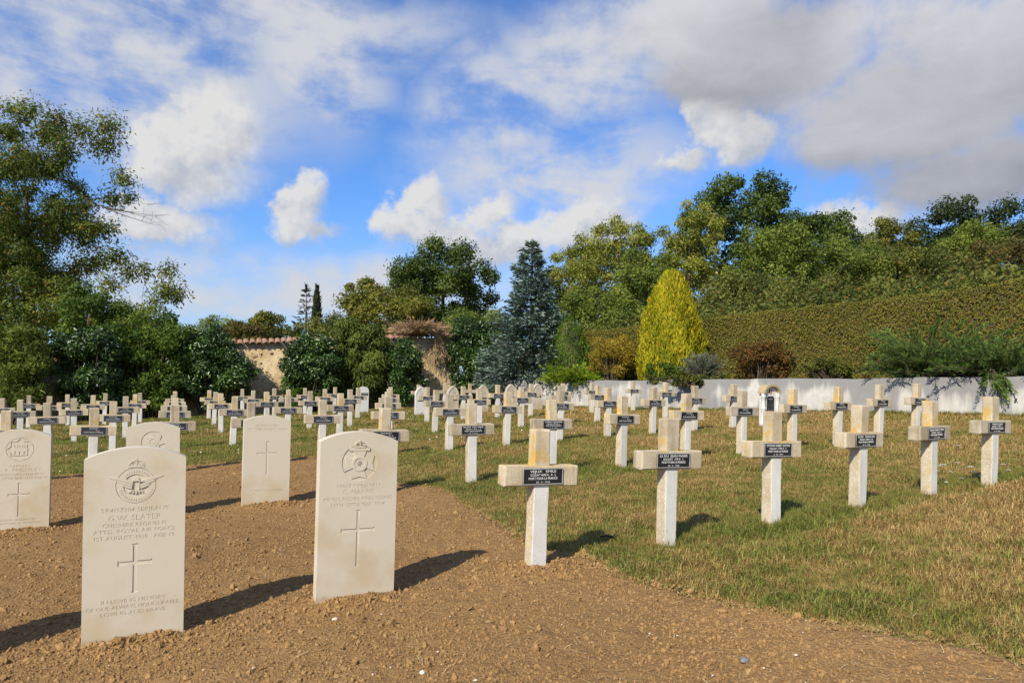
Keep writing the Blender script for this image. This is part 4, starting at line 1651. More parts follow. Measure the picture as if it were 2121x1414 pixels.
def tubes(paths, sides=5):
    """paths: list of (points (n,3), radii (n,)) -> verts, quads"""
    V, Fc = [], []
    base = 0
    for pts, rad in paths:
        pts = np.asarray(pts, dtype=float)
        n = len(pts)
        tan = np.gradient(pts, axis=0)
        tan = unit(tan)
        ref = np.where(np.abs(tan[:, 2:3]) > 0.9, np.array([[1.0, 0, 0]]), np.array([[0, 0, 1.0]]))
        a = unit(np.cross(tan, ref))
        b = np.cross(tan, a)
        th = np.linspace(0, 2 * math.pi, sides, endpoint=False)
        ring = pts[:, None, :] + (a[:, None, :] * np.cos(th)[None, :, None] + b[:, None, :] * np.sin(th)[None, :, None]) * np.asarray(rad)[:, None, None]
        V.append(ring.reshape(-1, 3))
        for i in range(n - 1):
            for j in range(sides):
                k = (j + 1) % sides
                Fc.append((base + i * sides + j, base + i * sides + k, base + (i + 1) * sides + k, base + (i + 1) * sides + j))
        base += n * sides
    return np.concatenate(V), np.array(Fc)


def bez(p0, p1, p2, n=7):
    t = np.linspace(0, 1, n)[:, None]
    return p0 * (1 - t) ** 2 + 2 * p1 * t * (1 - t) + p2 * t * t


def clump_centres(r, centre, radii, n, power=2.0, inner=0.35, ground=None):
    """points spread through an ellipsoid (or boxier shape), denser near its skin"""
    out = []
    mind = 1.05 / n ** (1 / 3)
    tries = 0
    while len(out) < n and tries < n * 60:
        tries += 1
        v = r.normal(0, 1, 3)
        v /= (np.abs(v) ** power).sum() ** (1 / power)
        v *= inner + (1 - inner) * r.uniform() ** 0.6
        if any(np.linalg.norm(v - o) < mind * (0.75 if tries < n * 30 else 0.3) for o in out):
            continue
        out.append(v)
    return np.array([centre + np.array(v) * radii for v in out])


def fill_clumps(r, centres, crad, nleaf, L, Wd, shell=0.55, up=0.35, droop=0.0, flat=0.8, jit=0.6, axis_up=0.0):
    """leaves through each clump; returns arrays for leaf_mesh"""
    k = len(centres)
    w = crad ** 2
    idx = r.choice(k, nleaf, p=w / w.sum())
    d = unit(r.normal(0, 1, (nleaf, 3)))
    rad = crad[idx] * (shell + (1 - shell) * r.uniform(0, 1, nleaf)) * (0.72 + 0.5 * r.uniform(0, 1, nleaf) ** 2)
    off = d * rad[:, None]
    off[:, 2] *= flat
    pos = centres[idx] + off
    nrm = unit(d + np.array([0, 0, up]) + r.normal(0, jit * .62, (nleaf, 3)))
    ax = unit(np.cross(nrm, r.normal(0, 1, (nleaf, 3))) + d * 0.5 + np.array([0, 0, axis_up - droop]))
    sz = np.exp(r.normal(0, 0.22, nleaf))
    ct = r.uniform(0, 1, k)
    tone = np.clip(0.58 * ct[idx] + 0.34 * r.uniform(0, 1, nleaf) + .04, 0, 1)
    return pos, ax, nrm, L * sz, Wd * sz, tone


LEAF = dict(
    walnut=make_leaf('walnut_leaf', (0.068, 0.106, 0.017), (0.200, 0.240, 0.036), (0.374, 0.220, 0.044), 0.05),
    oak=make_leaf('oak_leaf', (0.040, 0.075, 0.016), (0.135, 0.183, 0.032)),
    darkoak=make_leaf('dark_oak_leaf', (0.021, 0.040, 0.013), (0.068, 0.092, 0.023)),
    yellowgreen=make_leaf('yellowing_leaf', (0.095, 0.112, 0.016), (0.245, 0.245, 0.040), (0.34, 0.24, 0.05), 0.05),
    acacia=make_leaf('acacia_leaf', (0.121, 0.152, 0.022), (0.372, 0.382, 0.063), (0.469, 0.372, 0.080), 0.05),
    midgreen=make_leaf('mid_green_leaf', (0.083, 0.129, 0.021), (0.262, 0.312, 0.050)),
    scrub=make_leaf('scrub_leaf', (0.062, 0.086, 0.017), (0.210, 0.223, 0.044), (0.292, 0.139, 0.044), 0.035),
    brownscrub=make_leaf('rusty_scrub_leaf', (0.069, 0.068, 0.018), (0.179, 0.173, 0.043), (0.237, 0.127, 0.037), 0.16),
    laurel=make_leaf('laurel_leaf', (0.018, 0.042, 0.012), (0.070, 0.137, 0.024), (0.157, 0.264, 0.045), 0.05, rough=0.32, trans=0.15, spec=0.5),
    climber=make_leaf('climber_leaf', (0.042, 0.087, 0.014), (0.155, 0.233, 0.031)),
    bamboo=make_leaf('narrow_leaf', (0.076, 0.113, 0.020), (0.220, 0.266, 0.049)),
    hedge=make_leaf('hedge_leaf', (0.105, 0.118, 0.017), (0.265, 0.250, 0.042), (0.33, 0.19, 0.05), 0.09, scale=1.3, trans=0.35),
    bluespruce=make_leaf('blue_spruce_needle', (0.065, 0.107, 0.081), (0.267, 0.351, 0.278), rough=0.6, trans=0.12),
    thuja=make_leaf('golden_thuja_frond', (0.210, 0.235, 0.010), (0.590, 0.540, 0.028), (0.70, 0.50, 0.03), 0.12, trans=0.35),
    cypressgreen=make_leaf('green_cypress_frond', (0.053, 0.105, 0.015), (0.158, 0.255, 0.030)),
    chartreuse=make_leaf('chartreuse_juniper', (0.102, 0.180, 0.010), (0.324, 0.420, 0.026)),
    spirea=make_leaf('golden_spirea_leaf', (0.156, 0.131, 0.013), (0.413, 0.325, 0.037), (0.425, 0.200, 0.037), 0.14),
    lavender=make_leaf('grey_lavender_leaf', (0.096, 0.120, 0.074), (0.258, 0.288, 0.198)),
    rust=make_leaf('rusty_shrub_leaf', (0.086, 0.057, 0.016), (0.196, 0.127, 0.034), (0.310, 0.127, 0.040), 0.2),
    juniper=make_leaf('green_juniper', (0.052, 0.110, 0.022), (0.215, 0.320, 0.070)),
    drystem=make_leaf('dead_vine', (0.26, 0.165, 0.09), (0.60, 0.43, 0.26), trans=0.1),
    conifer=make_leaf('dark_conifer', (0.018, 0.034, 0.016), (0.058, 0.081, 0.031)),
)


def broad_tree(name, label, base, crown_c, radii, leafmat, nclump=34, crf=0.30, nleaf=12000, L=0.13, Wd=0.085, trunk_r=0.2, seed=1, group=None,
               shell=0.5, droop=0.15, inner=0.4, power=2.0, extra=None, branch_sides=5, twigs=2, fork=0.35, cat='tree', flat=0.8):
    r = np.random.default_rng(seed)
    base = np.array(base, dtype=float)
    root = empty(name, tuple(base), 0, label, cat, group)
    cc = np.array(crown_c, dtype=float) - base
    radii = np.array(radii, dtype=float)
    cen = clump_centres(r, cc, radii * (1 - crf * 0.8), nclump, power, inner)
    if extra is not None:
        cen = np.concatenate([cen, np.array(extra) - base])
    crad = np.mean(radii) * crf * np.exp(r.normal(0, 0.22, len(cen)))
    a = fill_clumps(r, cen, crad, nleaf, L * .88, Wd * .88, shell=shell, droop=droop, flat=flat)
    # trunk and limbs
    top = np.array([cc[0] * 0.9, cc[1] * 0.9, cc[2] + radii[2] * 0.25])
    forkp = np.array([cc[0] * 0.35, cc[1] * 0.35, max(0.25, (cc[2] - radii[2]) + radii[2] * fork)])
    paths = [(bez(np.zeros(3) - [0, 0, .3], forkp * 0.5 + r.normal(0, .1, 3), forkp, 6), np.linspace(trunk_r * 1.25, trunk_r * 0.8, 6)),
             (bez(forkp, (forkp + top) / 2 + r.normal(0, .25, 3), top, 8), np.linspace(trunk_r * 0.8, trunk_r * 0.12, 8))]
    main = paths[1][0]
    nodes = [(p_, trunk_r * (0.62 - 0.06 * i_)) for i_, p_ in enumerate(main[:7])]
    order = np.argsort(np.linalg.norm(cen - forkp, axis=1))
    for c, rad in zip(cen[order], crad[order]):
        cost = [np.linalg.norm(c - p_) + 0.9 * max(0.0, p_[2] - c[2]) + 0.25 * np.linalg.norm(p_ - forkp) for p_, _ in nodes]
        st, pr = nodes[int(np.argmin(cost))]
        mid = (st + c) / 2 + np.array([0, 0, 0.10 * np.linalg.norm(c - st)]) + r.normal(0, .12, 3) * np.linalg.norm(c - st)
        r0 = max(.012, pr * r.uniform(.50, .72))
        pth = bez(st, mid, c, 7)
        rd = np.linspace(r0, r0 * .40 + .005, 7)
        paths.append((pth, rd))
        nodes += [(pth[i_], rd[i_]) for i_ in (2, 3, 4, 5, 6)]
        for q in range(twigs):
            d = unit(r.normal(0, 1, 3) + np.array([0, 0, .3])) * rad * r.uniform(.7, 1.1)
            s0 = pth[r.integers(3, 7)]
            paths.append((bez(s0, (s0 + c + d) / 2 + r.normal(0, .1, 3) * rad, c + d, 5), np.linspace(min(.014, r0 * .32 + .004), .004, 5)))
    V, Fc = tubes(paths, branch_sides)
    obj('trunk', np_mesh(name + '_trunk', V, Fc, M['bark'], smooth=True), root)
    obj('crown', leaf_mesh(name + '_crown', *a, leafmat), root)
    return root


def shrub(name, label, px0, px1, py0, py1, d, leafmat, nclump=22, crf=0.34, nleaf=6000, L=0.10, Wd=0.05, seed=1, depth=0.55, power=2.6, group=None, up=0.35,
          droop=0.0, shell=0.5, cat='shrub', axis_up=0.0, base_z=None):
    """a bush filling a stretch of the view at its own distance"""
    a, b = at(px0, (py0 + py1) / 2, d), at(px1, (py0 + py1) / 2, d)
    xm = (a.x + b.x) / 2
    w = (b.x - a.x) / 2
    zt = at((px0 + px1) / 2, py0, d).z
    zb = at((px0 + px1) / 2, py1, d).z if base_z is None else base_z
    h = (zt - zb) / 2
    r = np.random.default_rng(seed)
    root = empty(name, (xm, d, zb), 0, label, cat, group)
    rad = np.array([w, w * depth if w * depth < 1.4 else 1.4, h])
    cen = clump_centres(r, np.array([0, 0, h]), rad * (1 - crf * .75), nclump, power, 0.3)
    crad = min(np.mean(rad), rad[2] * 1.2) * crf * np.exp(r.normal(0, .2, len(cen)))
    lv = fill_clumps(r, cen, crad, nleaf, L, Wd, shell=shell, up=up, droop=droop, axis_up=axis_up)
    lv[0][:, 2] = np.maximum(lv[0][:, 2], 0.02)
    paths = []
    for c in cen:
        st = np.array([c[0] * .3 + r.normal(0, .05), c[1] * .3, 0.0])
        paths.append((bez(st, np.array([c[0] * .6, c[1] * .6, c[2] * .6]) + r.normal(0, .04, 3), c, 5), np.linspace(.02, .006, 5)))
    V, Fc = tubes(paths, 4)
    obj('stems', np_mesh(name + '_stems', V, Fc, M['bark']), root)
    obj('leaves', leaf_mesh(name + '_leaves', *lv, leafmat), root)
    return root


def conifer(name, label, base, height, width, leafmat, seed, whorls=22, per=9, sprigs=46, L=0.11, Wd=0.03, droop=0.25, group=None, tip_up=0.25, shape=0.9, lower=0.06):
    r = np.random.default_rng(seed)
    base = np.array(base, dtype=float)
    root = empty(name, tuple(base), 0, label, 'tree', group)
    paths = [(np.array([[0, 0, -.2], [0.02, 0, height * .5], [0, 0, height * .98]]), np.array([height * .018 + .03, height * .012 + .01, .006]))]
    P, A, N, T = [], [], [], []
    for w in range(whorls):
        t = (w + 0.3) / whorls
        z = height * (lower + (1 - lower) * t)
        R = width / 2 * (1 - t) ** shape * r.uniform(.86, 1.12) + 0.04
        k = max(4, int(per * (1 - t * .55)))
        a0 = r.uniform(0, 6.28)
        for j in range(k):
            a = a0 + 6.283 * j / k + r.normal(0, .16)
            rr = R * r.uniform(.70, 1.18)
            dirv = np.array([math.cos(a), math.sin(a), 0])
            s0 = np.array([0, 0, z])
            end = s0 + dirv * rr + np.array([0, 0, -droop * rr * (1 - t) + tip_up * rr * t])
            mid = s0 + dirv * rr * .5 + np.array([0, 0, -.04 * rr])
            pth = bez(s0, mid, end, 6)
            paths.append((pth, np.linspace(.012 + .014 * (1 - t), .004, 6)))
            n = max(8, int(sprigs * (rr / (width / 2)) ** 0.8))
            tt = r.uniform(0.15, 1.0, n) ** 0.75
            cp = s0[None] * ((1 - tt) ** 2)[:, None] + 2 * mid[None] * (tt * (1 - tt))[:, None] + end[None] * (tt ** 2)[:, None]
            side = np.array([-dirv[1], dirv[0], 0])
            spread = (0.30 * rr * (1 - tt * .75) + .03)
            off = side[None] * (r.uniform(-1, 1, n) * spread)[:, None] + np.array([0, 0, 1])[None] * (r.normal(0.02, .05, n) * (0.5 + rr))[:, None]
            P.append(cp + off)
            A.append(dirv[None] * .8 + side[None] * (np.sign((off @ side)) * r.uniform(.2, .9, n))[:, None] + np.array([0, 0, 1])[None] * r.normal(0.10, .25, n)[:, None])
            N.append(np.tile(np.array([[0, 0, 1.0]]), (n, 1)) + r.normal(0, .45, (n, 3)))
            T.append(np.clip(r.uniform(0, .45) + .55 * r.uniform(0, 1, n) * (0.4 + .6 * tt), 0, 1))
    n = 40
    P.append(np.stack([r.normal(0, .02, n), r.normal(0, .02, n), height * r.uniform(.93, 1.0, n)], 1))
    A.append(np.array([[0, 0, 1.0]]) + r.normal(0, .4, (n, 3)))
    N.append(r.normal(0, 1, (n, 3)))
    T.append(r.uniform(0, 1, n))
    P, A, N, T = (np.concatenate(v) for v in (P, A, N, T))
    sz = np.exp(r.normal(0, .25, len(P)))
    V, Fc = tubes(paths, 4)
    obj('trunk', np_mesh(name + '_trunk', V, Fc, M['bark']), root)
    obj('crown', leaf_mesh(name + '_crown', P, A, N, L * sz, Wd * sz, T, leafmat, fold=.05), root)
    return root


def frond_cone(name, label, base, height, width, leafmat, seed, n=9000, L=0.13, Wd=0.035, profile=None, cat='tree', lean=0.25, core=None, group=None):
    """dense clipped-looking conifer: upright sprays over a solid cone"""
    r = np.random.default_rng(seed)
    base = np.array(base, dtype=float)
    root = empty(name, tuple(base), 0, label, cat, group)
    prof = profile or [(0, .86), (.12, 1.0), (.3, .97), (.5, .80), (.7, .56), (.85, .34), (.95, .17), (1.0, .03)]
    pt, pr = np.array([p[0] for p in prof]), np.array([p[1] for p in prof])
    u = r.uniform(0, 1, n * 3)
    keep = r.uniform(0, 1, n * 3) < np.interp(u, pt, pr) + .08
    u = u[keep][:n]
    m = len(u)
    a = r.uniform(0, 6.283, m)
    lump = 1 + 0.09 * np.sin(a * 5 + u * 9) + 0.06 * np.sin(a * 11 - u * 23 + 1.3)
    R = np.interp(u, pt, pr) * width / 2 * lump * r.uniform(.80, 1.05, m)
    d = np.stack([np.cos(a), np.sin(a), np.zeros(m)], 1)
    P = d * R[:, None]
    P[:, 2] = u * height * .97
    A = d * lean + np.array([0, 0, 1.0]) + r.normal(0, .22, (m, 3))
    N = d + r.normal(0, .5, (m, 3))
    patch = 0.5 + 0.5 * np.sin(a * 5 + u * 9)
    T = np.clip(.35 * patch + .65 * r.uniform(0, 1, m), 0, 1)
    sz = np.exp(r.normal(0, .25, m))
    zz = np.linspace(0, height * .92, 12)
    rr = np.interp(zz / height, pt, pr) * width / 2 * .72
    V, Fc = tubes([(np.stack([np.zeros(12), np.zeros(12), zz], 1), rr + .01)], 14)
    obj('trunk', np_mesh(name + '_core', V, Fc, M['bark'], smooth=True), root)
    obj('crown', leaf_mesh(name + '_fronds', P, A, N, L * sz, Wd * sz, T, leafmat, fold=.05), root)
    return root


def plume_bush(name, label, base, plumes, length, leafmat, seed, spread=1.0, up=0.55, needles=70, L=0.07, Wd=0.014, group=None, cat='shrub', toward=None, arch=0.25, width=0.16):
    """juniper-like: arching plumes feathered with fine sprays"""
    r = np.random.default_rng(seed)
    base = np.array(base, dtype=float)
    root = empty(name, tuple(base), 0, label, cat, group)
    P, A, N, T, paths = [], [], [], [], []
    for i in range(plumes):
        a = r.uniform(0, 6.283)
        ln = length * r.uniform(.55, 1.1)
        dv = np.array([math.cos(a) * spread, math.sin(a) * spread * .6, up * r.uniform(.25, 1.3)])
        if toward is not None:
            dv += np.array(toward) * r.uniform(0, 1)
        dv = dv / np.linalg.norm(dv)
        s0 = np.array([r.normal(0, .35) * spread * length * .5, r.normal(0, .2) * length * .5, r.uniform(0, .15)])
        end = s0 + dv * ln + np.array([0, 0, -arch * ln * r.uniform(0, 1)])
        mid = s0 + dv * ln * .55 + np.array([0, 0, .10 * ln])
        paths.append((bez(s0, mid, end, 6), np.linspace(.014, .003, 6)))
        n = int(needles * ln / length)
        tt = r.uniform(.12, 1, n)
        cp = s0[None] * ((1 - tt) ** 2)[:, None] + 2 * mid[None] * (tt * (1 - tt))[:, None] + end[None] * (tt ** 2)[:, None]
        jit = unit(r.normal(0, 1, (n, 3)))
        P.append(cp + jit * (r.uniform(0, 1, n) * width * .5 * (1.1 - tt))[:, None])
        A.append(dv[None] * 1.1 + jit * .75)
        N.append(r.normal(0, 1, (n, 3)) + np.array([0, 0, .8]))
        T.append(np.clip(r.uniform(0, .5) + .5 * tt * r.uniform(.2, 1, n), 0, 1))
    P, A, N, T = (np.concatenate(v) for v in (P, A, N, T))
    P[:, 2] = np.maximum(P[:, 2], 0.0) if toward is None else P[:, 2]
    sz = np.exp(r.normal(0, .3, len(P)))
    V, Fc = tubes(paths, 4)
    obj('stems', np_mesh(name + '_stems', V, Fc, M['straw'] if leafmat == LEAF['drystem'] else M['bark']), root)
    obj('leaves', leaf_mesh(name + '_leaves', P, A, N, L * sz, Wd * sz, T, leafmat, fold=.04), root)
    return root


def ow(px, dq=-0.75):
    """distance at which the view at px meets a line dq in front of the old wall"""
    r = ray(px, 790)
    return (OW_Q + dq) / (CA - r.x * SA)


def ww(px, p=0.0):
    """distance at which the view at px meets the line p behind the white wall's face"""
    r = ray(px, 780)
    return (W0.dot(WN) + p) / (r.x * WN.x + WN.y)


def hill_at(px, d):
    x = at(px, 700, d).x
    v = Vector((x, d, 0)) - W0
    return x, float(hill_z(np.array([v.dot(WD)]), np.array([v.dot(WN)]))[0])


def build_vegetation():
    # ---- the clipped hedge on the bank
    r = np.random.default_rng(50)
    hp = 1.75

    def top(t):
        return np.interp(t, [-1.0, 2.5, 7.2, 11.6, 15, 20], [2.95, 3.02, 3.28, 3.50, 3.86, 4.4])
    root = empty('clipped_hedge', (W0.x + WN.x * hp, W0.y + WN.y * hp, 1.3), -math.atan2(0.656, 0.755), 'long clipped hedge on the bank, brown flecked, top rising to the right', 'hedge')
    ts = np.arange(0.2, 19.5, 0.4)
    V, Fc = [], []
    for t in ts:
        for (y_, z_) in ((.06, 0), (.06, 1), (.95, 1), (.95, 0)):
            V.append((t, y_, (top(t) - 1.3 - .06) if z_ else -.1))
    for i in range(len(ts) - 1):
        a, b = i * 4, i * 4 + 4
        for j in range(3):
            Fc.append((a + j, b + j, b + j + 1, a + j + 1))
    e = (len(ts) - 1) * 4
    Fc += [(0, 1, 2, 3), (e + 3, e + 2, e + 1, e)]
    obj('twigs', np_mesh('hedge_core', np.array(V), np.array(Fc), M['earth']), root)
    n1, n2 = 92000, 20000
    t = r.uniform(0.15, 19.4, n1)
    zt = top(t) - 1.3
    z = zt * r.uniform(0, 1, n1) ** 0.9
    yv = np.abs(r.normal(0, .035, n1)) - .02 + .05 * fbm2(t, z, 7, 4, 1.6)
    f = np.stack([t, yv, z], 1)
    nf = np.tile([[0, -1.0, .25]], (n1, 1)) + r.normal(0, .75, (n1, 3))
    t2 = r.uniform(0.15, 19.4, n2)
    g = np.stack([t2, r.uniform(0, 1.0, n2), top(t2) - 1.3 + r.normal(0, .02, n2) - .02], 1)
    ng = np.tile([[0, 0, 1.0]], (n2, 1)) + r.normal(0, .6, (n2, 3))
    P, N = np.concatenate([f, g]), np.concatenate([nf, ng])
    A = np.cross(unit(N), r.normal(0, 1, P.shape)) + np.array([0, -.2, .3])
    sz = np.exp(r.normal(0, .25, len(P)))
    obj('leaves', leaf_mesh('hedge_leaves', P, A, N, .043 * sz, .025 * sz, np.clip(r.uniform(0, .75, len(P)) + .25 + .30 * fbm2(P[:, 0], P[:, 2], 9, 3, 1.1), 0, 1), LEAF['hedge']), root)

    # ---- planted along the top of the white wall
    d = ww(1095, 1.0)
    b = at(1098, 800, d)
    conifer('blue_spruce', 'tall blue spruce beside the golden shrubs at the wall end', (b.x, d, 0.9), at(1118, 500, d).z - 0.9, 3.5, LEAF['bluespruce'], 60, whorls=22, per=13, sprigs=215, L=.15, Wd=.054, droop=.16, tip_up=.35, shape=.82, lower=.03)
    d = ww(1180, 1.5)
    frond_cone('dwarf_spruce', 'dense green conical dwarf conifer right of the blue spruce', (at(1178, 700, d).x, d, 1.3), at(1182, 650, d).z - 1.3, 1.65, LEAF['cypressgreen'], 61, n=7000, L=.09, Wd=.03)
    d = ww(1160, 2.2)
    frond_cone('slim_cypress', 'slim bright green cypress between spruce and dwarf conifer', (at(1153, 700, d).x, d, 1.3), at(1156, 648, d).z - 1.3, 0.7, LEAF['chartreuse'], 62, n=2500, L=.12, Wd=.03)
    d = ww(1185, 0.15)
    b = at(1195, 790, d)
    plume_bush('chartreuse_juniper', 'bright chartreuse juniper spilling over the white wall', (b.x, d, 1.25), 170, .95, LEAF['chartreuse'], 63, spread=1.0, up=.42, needles=95, L=.085, Wd=.022, arch=.45, toward=(0.05, -.35, -.05))
    d = ww(1265, .8)
    shrub('golden_spirea', 'rounded golden brown shrub between juniper and golden thuja', 1203, 1328, 683, 790, d, LEAF['spirea'], 34, .30, 9000, .055, .026, 64, depth=.8, up=.5, axis_up=.4)
    d = ww(1388, .9)
    b = at(1388, 780, d)
    frond_cone('golden_thuja', 'bright golden yellow conical thuja in front of the hedge', (b.x, d, 1.3), at(1388, 556, d).z - 1.3, 1.78, LEAF['thuja'], 65, n=26000, L=.105, Wd=.024,
               profile=[(0, .84), (.1, .97), (.25, 1.0), (.42, .92), (.6, .77), (.75, .60), (.87, .44), (.95, .30), (.99, .15), (1.0, .05)])
    d = ww(1385, .25)
    shrub('ivy_clump', 'dark pale flecked ivy at the foot of the golden thuja', 1325, 1425, 722, 795, d, LEAF['climber'], 20, .34, 3600, .05, .045, 66, depth=.35)
    d = ww(1450, .25)
    b = at(1452, 780, d)
    plume_bush('grey_lavender', 'grey green lavender bush leaning over the white wall', (b.x, d, 1.30), 190, .78, LEAF['lavender'], 67, spread=.55, up=1.0, needles=44, L=.075, Wd=.012, arch=.15, width=.07)
    d = ww(1460, .1)
    shrub('hanging_ivy', 'trailing ivy along the wall top under the lavender', 1300, 1560, 772, 800, d, LEAF['scrub'], 40, .30, 3600, .05, .035, 68, depth=.12)
    d = ww(1570, 1.2)
    shrub('rusty_shrub', 'rust brown low shrub at the hedge foot', 1490, 1660, 700, 792, d, LEAF['rust'], 34, .30, 7000, .06, .030, 69, depth=.4)
    d = ww(1700, 1.3)
    shrub('low_cotoneaster', 'low dark green shrub at the hedge foot, right of the rusty one', 1640, 1800, 735, 790, d, LEAF['scrub'], 26, .32, 4500, .05, .03, 70, depth=.3)
    for (px, dp, n, ln, lab, seed) in ((1935, .75, 190, 1.75, 'spreading green juniper over the right end of the wall', 71), (2090, .55, 150, 1.45, 'second spreading juniper, cut by the right edge', 72)):
        d = ww(px, dp)
        b = at(px, 775, d)
        plume_bush('spreading_juniper', lab, (b.x, d, 1.42), n, ln, LEAF['juniper'], seed, spread=1.0, up=.62, needles=150, L=.075, Wd=.018, arch=.22, width=.20, group='spreading junipers')
    d = ww(2060, 0.0)
    b = at(2055, 790, d)
    plume_bush('drooping_juniper', 'juniper branch hanging down over the face of the white wall', (b.x, d, 1.52), 16, .50, LEAF['juniper'], 73, spread=.4, up=-.45, needles=90, L=.075, Wd=.018, arch=.5, toward=(-.1, -.3, -.4), width=.2)
    b = at(2060, 800, ww(2060, .9))

    # ---- undergrowth on the slope behind the hedge: one mass
    n = 330
    cen, cr = [], []
    r = np.random.default_rng(80)
    for i in range(n):
        t = r.uniform(-3.0, 26)
        p = r.uniform(3.3, 15) if i % 3 else r.uniform(3.3, 6.5)
        x, y = hill_xy(t, p)
        h = r.uniform(.7, 2.1) + .25 * sstep(np.array([t]), 4, 12)[0]
        z = hill_z(t, p)
        for q in range(2):
            cen.append((x + r.normal(0, .4), y + r.normal(0, .4), float(z) + h * (0.45 + .5 * q)))
            cr.append(r.uniform(.55, .95))
    cen, cr = np.array(cen), np.array(cr)
    tt = (cen - np.array(W0)) @ np.array(WD)
    for nm, sel, mt, nl, lab in (('hillside_scrub', tt < 14.5, LEAF['scrub'], 95000, 'tangled green scrub covering the slope behind the hedge'),
                                 ('rusty_hillside_scrub', tt >= 14.5, LEAF['brownscrub'], 30000, 'brownish scrub covering the right end of the slope')):
        lv = fill_clumps(r, cen[sel], cr[sel], nl, .13, .07, shell=.45, up=.5)
        o = obj(nm, leaf_mesh(nm, *lv, mt))
        tag(o, lab, 'scrub', None, 'stuff')

    # ---- trees on the hill
    def hill_tree(name, label, px, pytop, pw, d, mat, seed, nclump, nleaf, L, bottom=None, crf=.27, group='trees on the hill behind the hedge', **kw):
        x, zb = hill_at(px, d)
        zt = at(px, pytop, d).z
        w = pw * d / 1414.0 / 2
        lo = at(px, bottom, d).z if bottom else zb + (zt - zb) * .15
        lo = max(lo, zb + .1)
        kw.setdefault('power', 2.8)
        broad_tree(name, label, (x, d, zb), (x, d, (zt + lo) / 2), (w, min(w, 3.2), (zt - lo) / 2), mat, nclump, crf, nleaf, L, L * .62, .11 + .012 * (zt - zb), seed, group, **kw)
    hill_tree('oak_tree', 'tall dark oak rising highest on the hill', 1545, 352, 330, 40, LEAF['oak'], 90, 74, 30000, .19, 610, .19, power=2.2)
    hill_tree('oak_tree', 'lower dark oak crown right of the tallest oak', 1690, 420, 200, 42, LEAF['oak'], 91, 40, 14000, .19, 640, .23, power=2.2)
    hill_tree('acacia_tree', 'bright yellow green tree in front of the tallest oak', 1425, 398, 170, 35, LEAF['acacia'], 92, 60, 19000, .13, 680, .19, shell=.35, power=2.4)
    hill_tree('acacia_tree', 'feathery light green tree right of the blue spruce', 1275, 428, 220, 34, LEAF['acacia'], 93, 70, 23000, .125, 720, .18, shell=.3, power=2.4)
    hill_tree('acacia_tree', 'slender pale tree directly behind the blue spruce', 1185, 488, 130, 37, LEAF['acacia'], 94, 46, 13000, .13, 740, .22, shell=.3)
    hill_tree('thorn_tree', 'green thorn tree on the slope between spruce and golden thuja', 1245, 575, 200, 28, LEAF['midgreen'], 108, 44, 13000, .11, 720, .23)
    hill_tree('hornbeam_tree', 'broad mid green tree below the tallest oak', 1590, 462, 240, 33, LEAF['midgreen'], 95, 60, 21000, .13, 680, .21)
    hill_tree('hornbeam_tree', 'small mid green tree left of the golden thuja top', 1335, 500, 170, 30, LEAF['midgreen'], 96, 44, 15000, .115, 720, .23)
    hill_tree('hornbeam_tree', 'wide low green tree on the right of the slope', 1745, 482, 270, 34, LEAF['midgreen'], 97, 60, 19000, .135, 680, .21)
    hill_tree('pale_willow', 'pale yellow green tree on the skyline between two oaks', 1838, 443, 125, 46, LEAF['yellowgreen'], 98, 34, 9000, .16, 600, .24, shell=.3)
    hill_tree('oak_tree', 'dark oak on the skyline at the right edge', 2040, 395, 330, 46, LEAF['darkoak'], 99, 80, 32000, .20, 640, .20, inner=.2)
    hill_tree('hornbeam_tree', 'small green tree in front of the right edge oak', 2005, 448, 120, 40, LEAF['midgreen'], 100, 28, 8500, .14, 610, .26)
    hill_tree('thorn_tree', 'rusty green thorn tree above the right end of the hedge', 2080, 488, 240, 33, LEAF['brownscrub'], 101, 48, 15000, .125, 650, .23)
    hill_tree('thorn_tree', 'brownish green thorn tree above the middle of the hedge', 1890, 500, 230, 32, LEAF['scrub'], 102, 48, 15000, .125, 670, .23)
    hill_tree('thorn_tree', 'low dull green thorn tree just above the hedge, right of the thuja', 1540, 560, 240, 27, LEAF['scrub'], 103, 48, 15000, .115, 700, .23)
    hill_tree('thorn_tree', 'dull green thorn tree low on the slope, mid hedge', 1720, 570, 220, 27, LEAF['scrub'], 104, 44, 13000, .115, 680, .23)

    hill_tree('ash_tree', 'dim green tree far behind the acacias', 1300, 490, 380, 50, LEAF['midgreen'], 105, 60, 17000, .21, 720, .22)
    hill_tree('ash_tree', 'dark green tree far behind the skyline gap on the right', 1830, 478, 330, 52, LEAF['oak'], 106, 60, 17000, .22, 640, .22)
    hill_tree('ash_tree', 'green tree filling below the right edge oak', 2080, 470, 330, 44, LEAF['midgreen'], 107, 54, 14000, .19, 640, .22)

    # ---- beyond the old wall, from the spruce leftwards
    def far_tree(name, label, px, pytop, pw, d, mat, seed, nclump, nleaf, L, bottom=700, crf=.27, zb=0.4, group='trees beyond the old wall', **kw):
        x = at(px, 700, d).x
        zt, lo = at(px, pytop, d).z, at(px, bottom, d).z
        w = pw * d / 1414.0 / 2
        broad_tree(name, label, (x, d, zb), (x, d, (zt + lo) / 2), (w, min(w, 4), (zt - lo) / 2), mat, nclump, crf, nleaf, L, L * .62, .12 + .012 * (zt - zb), seed, group, **kw)
    far_tree('oak_tree', 'big dark round oak left of the blue spruce', 915, 490, 260, 44, LEAF['oak'], 110, 70, 28000, .19, 720, .20)
    far_tree('walnut_tree', 'yellowing walnut in front of the dark oak', 800, 575, 230, 31, LEAF['yellowgreen'], 111, 56, 17000, .13, 750, .22)
